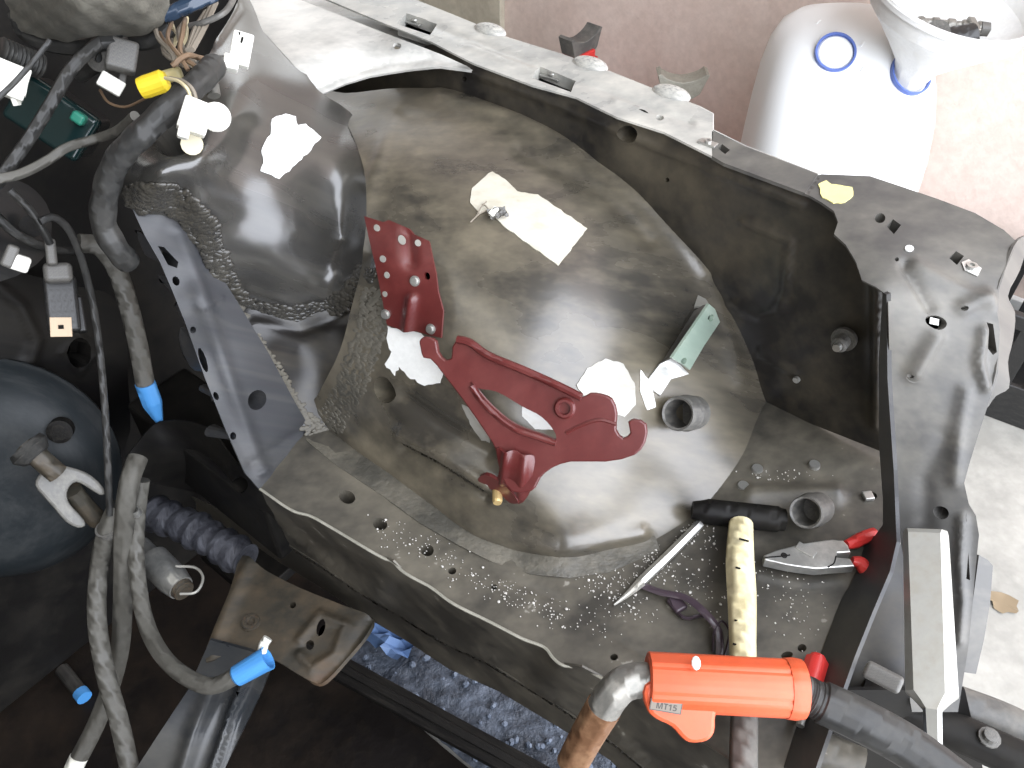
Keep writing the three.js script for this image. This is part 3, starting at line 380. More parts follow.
// brushed seam sealer: overlapping crusty dabs along the joints
function sealer(name, pts, Sx, rows, w, mat, parent, { size = 0.0055, lift = 0.001 } = {}) {
  const c = new THREE.CatmullRomCurve3(pts.map(([x, y]) => V(x, y, 0))), L = c.getLength(), list = [], n = Math.round(L / 2.1);
  for (let i = 0; i <= n; i++) for (let r = 0; r < rows; r++) {
    const q = c.getPointAt(i / n), tg = c.getTangentAt(i / n), o = (r - (rows - 1) / 2) / Math.max(1, rows - 1) * w + rr(-2.2, 2.2), px = q.x - tg.y * o + rr(-1, 1), py = q.y + tg.x * o;
    const g = new THREE.SphereGeometry(1, 6, 4), s = size * rr(0.55, 1.15); g.scale(s * 0.55, s * (mat === M.sealer ? 0.4 : 0.2), s);
    const p = Sx.at(px, py), nn = Sx.nrm(px, py); if (nn.dot(CAM.clone().sub(p)) < 0) nn.negate();
    g.rotateY(rr(-0.7, 0.7)); list.push(orient(g, p.addScaledVector(nn, lift), nn, RIGHT));
  }
  const m = mesh(name, worldUV(mg(list)), mat, parent); m.userData.kind = 'stuff'; return m;
}
sealer('seam_sealer', [[128, 198], [150, 192], [180, 205], [203, 222], [214, 250], [226, 284], [244, 305], [275, 314], [310, 313], [345, 298], [368, 270]], S.tower, 5, 15, M.sealer, tower);
sealer('seam_sealer', [[138, 200], [165, 196], [190, 212], [205, 235]], S.tower, 5, 22, M.sealer, tower);
sealer('seam_sealer', [[232, 305], [256, 345], [282, 385], [305, 420], [330, 440]], S.tri, 4, 13, M.sealerDusty, tower, { size: 0.0042, lift: 0 });
sealer('seam_sealer', [[378, 290], [374, 320], [362, 355], [348, 390], [330, 425]], archS, 6, 26, M.sealerDusty, arch, { size: 0.0046, lift: -0.0004 });
{ const outer = [[306, 440], [335, 464], [380, 494], [420, 523], [455, 543], [490, 561], [530, 574], [570, 578], [610, 572], [660, 550]], inner = [[312, 420], [345, 440], [395, 474], [440, 508], [478, 534], [520, 550], [560, 555], [605, 550], [655, 536]];
  const Sc = surf([...outer.map(([a, b]) => [a, b, 'y', 0.6006]), ...inner.map(([a, b]) => { const q = archS.at(a, b).addScaledVector(S.arch.nrm(a, b), 0.001); const [x, y, d] = Q(q); return [x, y, 'd', d]; })]);
  const m = M.sealerDusty.clone(); m.bumpMap = M.shelf.bumpMap.clone(); m.bumpMap.repeat.set(9, 9); m.bumpScale = 0.0012; mesh('sealer_curb', sheet(Sc, [...outer, ...[...inner].reverse()], { step: 5, thick: 0.002, disp: (x, y) => 0.0012 * (NB[((x * 5 | 0) % 512) + 512 * ((y * 5 | 0) % 512)] - 0.5) }), m, car); }
// screws
const bolt = (p, n, r, mat, parent, name = 'bolt') => mesh(name, orient(mg([lathe([[0, 0], [r * 1.25, 0], [r * 1.25, r * 0.25], [r * 0.9, r * 0.3], [r * 0.85, r * 0.9], [r * 0.5, r * 1.1], [0, r * 1.12]], 12)]), p, n, Math.abs(n.y) > 0.9 ? V(1, 0, 0) : V(0, 1, 0)), mat, parent);

// ---------------------------------------------------------------- maroon mounting plate on the wheel arch
{
  const lift = (x, y, o) => { const p = S.arch.at(x, y).addScaledVector(S.arch.nrm(x, y), o); const [a, b, d] = Q(p); return [a, b, 'd', d]; };
  const Sp = surf([lift(366, 222, 0.03), lift(432, 245, 0.034), lift(375, 270, 0.026), lift(438, 290, 0.026), lift(388, 325, 0.006), lift(440, 335, 0.010), lift(405, 275, 0.03)]);
  const g = thing('mounting_plate', 'dark red perforated mounting plate screwed to the side of the wheel arch', 'bracket');
  const body = mesh('plate', sheet(Sp, [[364, 216], [383, 222], [389, 220], [408, 228], [412, 233], [429, 241], [436, 274], [438, 292], [443, 311], [441, 338], [428, 335], [416, 331], [404, 331], [387, 325], [382, 298], [375, 264], [369, 239]], { step: 5, thick: 0.0022, disp: beads([[[[412, 299], [408, 332]], 5, 0.005], [[[408, 235], [410, 262]], 7, -0.003]]), holes: [{ poly: ell(427, 276, 3, 4, -0.4, 12), cup: 0.004 }] }), M.maroon, g);
  for (const [a, b, w, h] of [[377, 228, 3, 3.6], [402, 240, 3.6, 5], [418, 243, 3, 3.4], [383, 259, 3, 3.6], [387, 275, 2.6, 3.4], [385, 294, 2.4, 3]]) lay('spot_weld', Sp, ell(a, b, w, h, -0.4, 12), M.bareSteel, body, { off: 0.0004 });
  for (const [a, b] of [[415, 281], [386, 314], [431, 329]]) bolt(Sp.at(a, b), Sp.nrm(a, b), 0.0036, M.steel, g, 'screw');
}
// ---------------------------------------------------------------- maroon pivot bracket
{
  const g = thing('pivot_bracket', 'dark red steel bracket with long oval opening and open hook ends on the wheel arch', 'bracket');
  const p0 = S.arch.at(540, 425).addScaledVector(S.arch.nrm(540, 425), 0.030), n = V(0.28, 0.62, 0.78);
  const outline = [[419, 341], [423, 337], [429, 337], [436, 341], [438, 352], [445, 360], [451, 358], [452, 347], [458, 339], [467, 340], [476, 345], [487, 354], [527, 371], [560, 386], [582, 397], [590, 393], [601, 394], [612, 399], [617, 414], [616, 430], [623, 438], [630, 433], [628, 422], [634, 419], [646, 424], [645, 443], [635, 455], [605, 462], [570, 462], [552, 468], [540, 478], [535, 488], [529, 492], [512, 492], [500, 474], [495, 449], [488, 437], [464, 402], [444, 376], [430, 359], [423, 358], [420, 348]];
  const open = smooth([[469, 380], [476, 386], [497, 390], [523, 405], [543, 416], [557, 433], [557, 441], [541, 436], [514, 426], [494, 411], [479, 395]], 3, true);
  mesh('bracket_body', plate(p0, n, smooth(outline, 2, true), 0.0055, { holes: [open], bevel: 0.0013 }), M.maroon, g);
  const pin = (px, py, up = 0) => { const d = ray(px, py), nn = n.clone().normalize(), t = nn.dot(p0.clone().sub(CAM)) / nn.dot(d); return CAM.clone().addScaledVector(d, t).addScaledVector(nn, up); };
  mesh('top_lip', sweep([[458, 339], [470, 342], [487, 354], [527, 371], [560, 386], [582, 397]].map(([a, b]) => pin(a, b, 0.002)), 0.0032, { n: 36, seg: 8 }), M.maroon, g);
  mesh('opening_lip', sweep([[472, 384], [479, 395], [494, 411], [514, 426], [541, 436], [556, 441]].map(([a, b]) => pin(a, b + 2, 0.0005)), 0.0026, { n: 30, seg: 8 }), M.maroon, g);
  mesh('boss', orient(lathe([[0.0045, 0], [0.0085, 0], [0.0085, 0.002], [0.007, 0.0035], [0.005, 0.0035], [0.0045, 0.002], [0.0045, 0]], 20), pin(565, 408), n, V(0, 1, 0)), M.maroon, g);
  mesh('crease', sweep([[566, 433], [580, 426], [600, 420], [616, 424]].map(([a, b]) => pin(a, b, -0.0005)), 0.0016, { n: 16, seg: 6 }), M.maroon, g);
  const Sf = surf([[495, 449, 'd', Q(pin(495, 449, 0.002))[2]], [535, 455, 'd', Q(pin(535, 455, 0.002))[2]], [500, 485, 'd', Q(pin(500, 485, -0.012))[2]], [528, 500, 'd', Q(pin(528, 500, -0.014))[2]], [515, 465, 'd', Q(pin(515, 465, 0.006))[2]], [512, 480, 'd', Q(pin(512, 480, 0))[2]]]);
  mesh('mounting_tab', sheet(Sf, smooth([[497, 448], [505, 452], [514, 450], [522, 454], [534, 456], [533, 474], [530, 492], [519, 504], [508, 494], [496, 486], [500, 470]], 3, true), { step: 4, thick: 0.003, disp: beads([[[[507, 452], [503, 482]], 4, 0.003], [[[525, 458], [520, 496]], 5, 0.003]]) }), M.maroon, g);
  mesh('tab_foot', sheet(surf([[479, 478, 'd', Q(pin(479, 478, -0.012))[2]], [500, 484, 'd', Q(pin(500, 484, -0.008))[2]], [516, 502, 'd', Q(pin(516, 502, -0.012))[2]], [490, 490, 'd', Q(pin(490, 490, -0.02))[2]]]), smooth([[478, 479], [485, 475], [498, 481], [512, 493], [518, 503], [510, 503], [498, 492], [484, 487]], 3, true), { step: 4, thick: 0.003 }), M.maroon, g);
  const bp = Sf.at(496, 490).addScaledVector(n, -0.004); mesh('brass_stud', orient(lathe([[0, 0], [0.0042, 0], [0.0042, 0.012], [0.0034, 0.014], [0, 0.014]], 12), bp, UP.clone().negate().add(toCam(bp).multiplyScalar(0.8)), RIGHT), plain([0.62, 0.45, 0.2], 0.35, { metalness: 0.5 }), g);
}
// ---------------------------------------------------------------- greenish angle bracket
{
  const g = thing('angle_bracket', 'pale green zinc angle bracket standing on the front slope of the wheel arch', 'bracket');
  const up = (x, y, o) => { const q = S.arch.at(x, y).addScaledVector(S.arch.nrm(x, y), o); const [a, b, d] = Q(q); return [a, b, 'd', d]; };
  const Sg = surf([up(709, 305, 0.022), up(720, 323, 0.006), up(690, 370, 0.008), up(672, 358, 0.024), up(700, 335, 0.015)]);
  const body = mesh('green_leg', sheet(Sg, [[709, 304], [715, 309], [720, 322], [716, 328], [704, 346], [690, 370], [684, 365], [672, 358], [690, 332]], { step: 5, thick: 0.0022, holes: [{ poly: ell(711, 318, 2.8, 3.8, 0.5, 12), cup: 0.004 }, { poly: ell(684, 361, 2.6, 3.6, 0.5, 12), cup: 0.004 }] }), M.zincGreen, g);
  const Sd = surf([up(709, 304, 0.0225), up(672, 358, 0.0245), up(694, 309, 0.003), up(663, 362, 0.003)]);
  mesh('side_leg', sheet(Sd, [[709, 304], [672, 359], [662, 362], [694, 311], [703, 305]], { step: 5, thick: 0.002 }), M.greyPlastic, g);
  const Se = surf([up(673, 357, 0.0245), up(689, 374, 0.009), up(670, 380, 0.003), up(646, 384, 0.001), up(662, 364, 0.004), up(658, 395, 0.001)]);
  mesh('foot_tab', sheet(Se, [[674, 357], [689, 374], [671, 379], [660, 396], [645, 383], [660, 364]], { step: 5, thick: 0.002 }), M.steel, g);
  mesh('end_tab', sheet(surf([up(699, 296, 0.002), up(708, 303, 0.02), up(694, 306, 0.002), up(703, 306, 0.012)]), [[698, 295], [706, 299], [709, 304], [702, 306], [694, 307]], { step: 4, thick: 0.002 }), M.bareSteel, g);
}
// pipe stubs on the arch and on the tray
function stub(base, tip, r, mat) { const d = tip.clone().sub(base), L = d.length(); return mesh('pipe_stub', orient(lathe([[r * 0.8, 0.004], [r * 1.0, 0], [r * 1.02, L * 0.3], [r * 1.08, L * 0.5], [r, L * 0.6], [r, L * 0.95], [r * 0.94, L], [r * 0.82, L * 0.97], [r * 0.8, 0.004], [0, 0.004]], 26), base, d, V(1, 0, 0)), mat, car); }
stub(S.arch.at(690, 410).add(V(0.006, 0.004, 0.004)), S.arch.at(690, 410).add(V(0.004, 0.028, 0.036)), 0.0150, M.greyPlastic);
stub(Y(818, 508, 0.614), Y(818, 508, 0.614).add(V(-0.004, 0.020, 0.028)), 0.0140, M.greyPlastic);
// foil scrap stuck to the label
{ const g = thing('foil_scrap', 'small crumpled foil scrap with bent wires beside the torn paper label', 'scrap'), p = S.arch.at(497, 217), n = S.arch.nrm(497, 217);
  const f = new THREE.PlaneGeometry(0.017, 0.011, 7, 5); const a = f.attributes.position; for (let i = 0; i < a.count; i++) a.setZ(i, rr(0.001, 0.005)); f.rotateX(-Math.PI / 2); mesh('foil', orient(toCreasedNormals(f.toNonIndexed(), 0.2), p.clone().addScaledVector(n, 0.002), n, V(1, 0, 0.6)), M.greyPlastic, g);
  mesh('white_tab', orient(box(0.006, 0.004, 0.011, 0.0015), S.arch.at(493, 215).addScaledVector(n, 0.004), n, V(0.2, 0, 1)), M.whitePlastic, g);
  for (const [x0, y0, x1, y1] of [[470, 224, 488, 212], [482, 206, 490, 216], [476, 218, 486, 204]]) mesh('wire', sweep([S.arch.at(x0, y0).addScaledVector(n, 0.002), S.arch.at((x0 + x1) / 2, (y0 + y1) / 2 - 1).addScaledVector(n, 0.004), S.arch.at(x1, y1).addScaledVector(n, 0.003)], 0.0006, { n: 8, seg: 5 }), M.greyWire, g); }

// ---------------------------------------------------------------- tools on the tray
{
  const t = M.wood = grime([0.60, 0.52, 0.30], [0.70, 0.63, 0.42], 0.3, 0.7, { rough: [0.4, 0.6], tile: 0.12 });
  const g = thing('hammer', 'hammer with dark steel head and pale wooden handle lying across the tray', 'hammer');
  const a = Y(692, 510, 0.613), b = Y(785, 520, 0.613), ax = b.clone().sub(a);
  const hd = new THREE.CatmullRomCurve3([a, b]);
  mesh('head', sweep([a, a.clone().lerp(b, 0.12), a.clone().lerp(b, 0.5), a.clone().lerp(b, 0.92), b], (u) => u < 0.15 ? 0.0075 + u * 0.02 : u > 0.95 ? 0.0095 : 0.0112, { n: 24, seg: 8 }), M.dark, g);
  const pts = [Y(741, 524, 0.617), Y(740, 560, 0.620), Y(742, 600, 0.622), Y(743, 655, 0.625), Y(745, 690, 0.626)];
  mesh('handle', sweep(pts, (u) => 0.0100 + 0.0012 * Math.sin(u * 5) + 0.001 * u, { n: 40, seg: 16 }), t, g);
  mesh('grip', sweep([Y(745, 688, 0.626), Y(744, 730, 0.626), Y(743, 780, 0.627)], 0.0095, { n: 16, seg: 14 }), M.greyPlastic, g).userData.label = 'dark steel lower end';
  for (const [px, py] of [[738, 568], [741, 622], [737, 645], [744, 540]]) { const c = Y(px, py, 0.632); mesh('nick', orient(box(0.010 * rr(0.3, 1), 0.0008, 0.0016, 0.0003), c, toCam(c), V(0.3, 0, 1)), M.dark, g); }
}
{
  const g = thing('pliers', 'steel combination pliers with red handles lying on the tray', 'pliers');
  const pl = (o, d, y, h = []) => plate(V(0, y, 0), V(0, 1, 0), o, d, { holes: h, bevel: 0.0012 });
  mesh('jaws', pl([[764, 555], [776, 550], [788, 547], [803, 543], [817, 541], [832, 539], [843, 540], [848, 545], [851, 552], [838, 553], [836, 557], [850, 558], [855, 566], [842, 567], [828, 568], [817, 569], [800, 567], [787, 565], [774, 562], [765, 560]], 0.010, 0.6155), M.steel, g);
  mesh('jaw_gap', sweep([Y(765, 557.5, 0.6156), Y(778, 556.5, 0.6157), Y(790, 555, 0.6157)], 0.0006, { n: 8, seg: 5 }), M.dark, g);
  mesh('pipe_grip', orient(lathe([[0, 0], [0.0028, 0], [0.0026, 0.0006], [0, 0.0007]], 12), Y(784, 555.5, 0.6154), V(0, 1, 0), V(0, 0, 1)), M.dark, g);
  mesh('pivot_line', sweep([[836, 556], [834, 563], [828, 567]].map(([a, b]) => Y(a, b, 0.6157)), 0.0006, { n: 8, seg: 5 }), M.dark, g);
  const J = Y(806, 550, 0.6155); mesh('jaw_face', box(0.016, 0.001, 0.008, 0.0004, J.x, J.y + 0.0005, J.z), M.steel, g);
  for (const p of [[[846, 545], [855, 542], [863, 538], [874, 534]], [[852, 561], [860, 563], [866, 571], [872, 582]]]) mesh('red_handle', sweep(p.map(([a, b], i) => Y(a, b, 0.611 - i * 0.001)), (u) => 0.0042 + 0.002 * Math.min(1, u * 3), { n: 18, seg: 10, flatten: 0.9 }), M.red, g);
}
{ const g = thing('screwdriver', 'red handled screwdriver half hidden under the welding hose', 'screwdriver'); const a = Y(818, 657, 0.612), b = Y(808, 690, 0.612), c = Y(800, 726, 0.612); mesh('handle', sweep([a, a.clone().lerp(b, 0.2), b], (u) => u < 0.08 ? 0.006 : 0.0088, { n: 16, seg: 10 }), M.red, g); mesh('shaft', sweep([b, c], 0.003, { n: 4, seg: 8 }), M.steel, g); }
{ const g = thing('centre_punch', 'slim pointed steel punch lying on the tray beside the wooden hammer handle', 'punch'); mesh('shank', sweep([Y(641, 582, 0.6052), Y(670, 554, 0.6052), Y(700, 524, 0.6052)], 0.0042, { n: 6, seg: 6 }), M.steel, g); mesh('point', sweep([Y(614, 605, 0.6022), Y(628, 594, 0.6045), Y(641, 582, 0.6052)], (u) => 0.0008 + 0.0036 * u, { n: 12, seg: 8 }), M.bareSteel, g); }
{
  const g = thing('plastic_strap', 'tangled dark purple plastic strap lying between the punch and the hammer', 'strap'), m = plain([0.05, 0.035, 0.045], 0.3);
  const band = (pts, r, name = 'band') => mesh(name, sweep(pts.map(([a, b, y]) => Y(a, b, y)), r, { n: 30, seg: 8, flatten: 0.45 }), m, g);
  band([[641, 585, 0.603], [660, 592, 0.606], [686, 598, 0.61], [705, 613, 0.614], [718, 630, 0.61], [720, 655, 0.604]], 0.0032);
  band([[668, 592, 0.606], [672, 606, 0.604], [685, 618, 0.603], [704, 616, 0.605], [722, 632, 0.606]], 0.0026);
  band([[713, 652, 0.603], [714, 632, 0.609], [722, 621, 0.612], [729, 630, 0.61], [727, 646, 0.605], [724, 656, 0.603]], 0.0022, 'loop');
  const p = Y(677, 604, 0.604); mesh('buckle', orient(box(0.012, 0.005, 0.014, 0.002), p, V(0, 1, 0), V(1, 0, 0.4)), m, g);
}
// welding torch
{
  const g = thing('welding_torch', 'orange welding torch with bent neck and copper nozzle resting across the rail', 'welding torch');
  const D = 0.56, a = P(650, 681, 'd', D), b = P(800, 689, 'd', D), ax = b.clone().sub(a).normalize(), L = b.distanceTo(a), side = new THREE.Vector3().crossVectors(ax, FWD).normalize();   // side ~ image up/down
  const down = UP.clone().negate();
  const prof = (r, e) => { const s = new THREE.Shape(), n = 44; for (let i = 0; i <= n; i++) { const t = i / n * 2 * Math.PI, k = r * (1 - 0.05 * Math.max(0, Math.cos(t * 13)) ** 3); const x = k * Math.cos(t), y = k * Math.sin(t); i ? s.lineTo(x, y) : s.moveTo(x, y); } if (e) s.holes.push(new THREE.Path(new THREE.EllipseCurve(0, 0, e, e, 0, 2 * Math.PI, true).getPoints(30))); return s; };
  const h = new THREE.ExtrudeGeometry(prof(0.0178, 0.0135), { depth: L, bevelEnabled: true, bevelSize: 0.001, bevelThickness: 0.0015, bevelSegments: 2 }); h.rotateX(-Math.PI / 2);   // along +y
  const body = mesh('handle_shell', worldUV(toCreasedNormals(orient(h, a, ax, FWD.clone().negate()), 0.5)), M.orange, g);
  mesh('rear_collar', orient(lathe([[0.0140, L - 0.012], [0.0192, L - 0.010], [0.0198, L - 0.004], [0.0190, L + 0.001], [0.0160, L + 0.001], [0.0140, L - 0.006]], 30), a, ax, FWD.clone().negate()), M.orange, body);
  mesh('front_cap', orient(lathe([[0, -0.001], [0.0155, -0.002], [0.0176, 0.001], [0.0176, 0.004]], 30), a, ax, FWD.clone().negate()), M.orange, body);
  // trigger block below the shell
  const tp = P(680, 690, 'd', D - 0.004), nf = FWD.clone().negate();
  const trig = plate(tp.clone().addScaledVector(nf, 0.010), nf, smooth([[645, 686], [648, 712], [656, 720], [672, 728], [682, 739], [690, 744], [708, 742], [715, 734], [717, 714], [732, 692], [690, 676]], 3, true), 0.026, { bevel: 0.003 });
  mesh('trigger', trig, M.orange, body);
  // maker's plate: grey strip with worn lettering
  const cv = document.createElement('canvas'); cv.width = 128; cv.height = 48; const cx = cv.getContext('2d'); cx.fillStyle = '#6f665b'; cx.fillRect(0, 0, 128, 48); cx.strokeStyle = '#4a4038'; cx.lineWidth = 4; cx.strokeRect(2, 2, 124, 44); cx.fillStyle = '#2e2722'; cx.font = 'bold 34px sans-serif'; cx.textAlign = 'center'; cx.textBaseline = 'middle'; cx.fillText('MT15', 66, 26);
  const ct = new THREE.CanvasTexture(cv); ct.colorSpace = THREE.SRGBColorSpace;
  const lp = P(666, 706, 'd', D - 0.0168); const lg = box(0.0205, 0.0078, 0.0008, 0); const bx = RIGHT.clone().multiplyScalar(0.985).addScaledVector(UP, -0.17).normalize(), bz = nf, by = new THREE.Vector3().crossVectors(bz, bx);
  lg.applyMatrix4(new THREE.Matrix4().makeBasis(bx, by, bz).setPosition(lp)); mesh('name_plate', lg, new THREE.MeshStandardMaterial({ map: ct, roughness: 0.5 }), body).userData.label = 'grey plate with worn dark lettering';
  { const q = P(696, 663, 'd', D - 0.0158), s = new THREE.SphereGeometry(1, 10, 6); s.scale(0.0045, 0.0011, 0.003); mesh('paint_fleck', orient(s, q, toCam(q), RIGHT), M.primer, body); }
  mesh('neck', sweep([P(652, 681, 'd', D), P(640, 680, 'd', D), P(624, 684, 'd', D), P(612, 695, 'd', D), P(603, 709, 'd', D + 0.004)], 0.0115, { n: 30, seg: 18 }), M.alu, g);
  mesh('nozzle', sweep([P(604, 707, 'd', D + 0.004), P(588, 734, 'd', D + 0.014), P(572, 764, 'd', D + 0.024)], (u) => 0.0122 - 0.0012 * u, { n: 14, seg: 18 }), M.copper, g);
  const hose = [P(792, 688, 'd', D), P(815, 699, 'd', D), P(860, 720, 'd', D - 0.005), P(910, 748, 'd', D - 0.01), P(960, 785, 'd', D - 0.02)];
  mesh('hose', sweep(hose, (u) => (u > 0.165 && u < 0.18) ? 0.0124 : (u < 0.165 ? 0.0122 + 0.0005 * Math.sin(u * 330) : 0.0140), { n: 120, seg: 18 }), M.rubber, g);
}
// broad steel bar with hexagonal faces leaning on the nose panel
{
  const g = thing('flat_chisel', 'broad pale steel chisel with slanted side faces leaning on the nose panel', 'chisel');
  const a = S.nose.at(926, 523).addScaledVector(S.nose.nrm(926, 523), 0.010), b = Y(932, 701, 0.604), ax = b.clone().sub(a), L = ax.length(), nf = toCam(a.clone().lerp(b, 0.5));
  const loft = (secs) => { const ps = [], id = []; const m = secs[0].s.length; for (const { t, s } of secs) for (const [x, z] of s) ps.push(x, t * L, z); for (let i = 0; i + 1 < secs.length; i++) for (let j = 0; j < m; j++) { const p = i * m + j, q = i * m + (j + 1) % m; id.push(p, p + m, q, q, p + m, q + m); } for (const [i, f] of [[0, 1], [secs.length - 1, 0]]) for (let j = 1; j + 1 < m; j++) f ? id.push(i * m, i * m + j, i * m + j + 1) : id.push(i * m, i * m + j + 1, i * m + j); const q = new THREE.BufferGeometry(); q.setAttribute('position', new THREE.Float32BufferAttribute(ps, 3)); q.setIndex(id); return toCreasedNormals(q, 0.35); };
  const hex = (w, d, c) => [[-w, -d], [w, -d], [w, d * 0.1], [w - c * 0.65, d], [-w + c, d], [-w, d * 0.1]];
  const bl = mesh('blade', orient(loft([{ t: 0, s: hex(0.0158, 0.004, 0.004) }, { t: 0.03, s: hex(0.0166, 0.006, 0.006) }, { t: 0.96, s: hex(0.0178, 0.006, 0.009) }, { t: 1.0, s: hex(0.012, 0.0055, 0.006) }, { t: 1.05, s: hex(0.006, 0.005, 0.003) }]), a, ax, nf), M.steel, g);
  bl.material = M.bareSteel; worldUV(bl.geometry);
  mesh('tang', orient(loft([{ t: 1.04, s: hex(0.0064, 0.0048, 0.003) }, { t: 1.22, s: hex(0.0058, 0.0044, 0.003) }]), a, ax, nf), M.steel, g);
}
mesh('nose_shade_sheet', sheet(surf([[895, 545, 'y', 0.585], [912, 560, 'y', 0.57], [860, 650, 'y', 0.53], [912, 700, 'y', 0.50], [840, 712, 'y', 0.50]]), [[893, 540], [915, 552], [915, 715], [830, 715], [850, 660], [872, 610], [888, 572]], { step: 8, thick: 0.003 }), M.wallPaint, car);  // black sheet, its colour stands for the shade in this recess
// bumper beam and clamp under the nose
{
  const rod = (name, pts, r, mat = M.dark) => mesh(name, sweep(pts.map(([x, y, h]) => Y(x, y, h)), r, { n: 20, seg: 14 }), mat, car);
  rod('bumper_beam', [[860, 690, 0.50], [930, 720, 0.50], [1045, 772, 0.50]], 0.016); rod('bumper_tube', [[955, 705, 0.475], [1000, 722, 0.475], [1060, 752, 0.475]], 0.018, M.greyPlastic); rod('lower_beam', [[780, 735, 0.50], [860, 770, 0.50]], 0.018, M.shelf);
  const p = Y(989, 738, 0.517); bolt(p, V(0, 1, 0), 0.007, M.greyPlastic, car);
  const cp = P(883, 677, 'd', 0.60); mesh('beam_clip', orient(box(0.026, 0.012, 0.014, 0.003), cp, UP.clone().addScaledVector(RIGHT, 0.45), toCam(cp)), M.greyPlastic, car);
  mesh('nose_side_strip', sheet(surf([[978, 556, 'y', 0.60], [993, 566, 'y', 0.588], [990, 610, 'y', 0.56], [972, 674, 'y', 0.53], [962, 668, 'y', 0.535], [970, 600, 'y', 0.575]]), [[979, 555], [988, 560], [993, 566], [990, 605], [984, 640], [976, 674], [962, 672], [968, 640], [973, 600]], { step: 7, thick: 0.003 }), M.nose, car);
  mesh('nose_skirt', sheet(surf([[846, 700, 'y', 0.54], [960, 700, 'y', 0.53], [850, 768, 'y', 0.42], [960, 780, 'y', 0.42]]), [[842, 690], [965, 690], [990, 800], [820, 800]], { step: 14, thick: 0.003 }), M.dark, car);
}
// welding slag grains on the shelf
{
  const n = 900, im = new THREE.InstancedMesh(new THREE.IcosahedronGeometry(1, 0), plain([0.6, 0.58, 0.54], 0.35, { metalness: 0.3 }), n), o = new THREE.Object3D(), areas = [[500, 590, 60, 16], [420, 545, 70, 20], [600, 575, 60, 22], [650, 560, 40, 24], [690, 580, 60, 40], [690, 530, 30, 20], [790, 600, 60, 50], [620, 600, 50, 25], [560, 615, 80, 20], [790, 480, 80, 25]];
  for (let i = 0; i < n; i++) { const [ax, ay, w, h] = areas[i % areas.length]; let px, py; do { px = ax + w * (rnd() + rnd() - 1); py = ay + h * (rnd() + rnd() - 1) + (px - ax) * 0.35; } while (inside(px, py, [[400, 484], [480, 546], [560, 568], [642, 552], [702, 516], [748, 455], [700, 300], [400, 300]]) || py > lut(lip, px) - 6 || px > 840 || py < 470); const p = Y(px, py, 0.6006), s = rr(0.0003, 0.0008) * (rnd() < 0.1 ? 1.9 : 1); o.position.copy(p); o.scale.set(s, s * 0.7, s); o.rotation.set(rnd() * 6, rnd() * 6, 0); o.updateMatrix(); im.setMatrixAt(i, o.matrix); }
  im.name = 'slag_grains'; im.castShadow = im.receiveShadow = true; tag(im, 'pale welding slag grains scattered over the shelf and the tray', 'slag'); im.userData.kind = 'stuff'; scene.add(im);
}

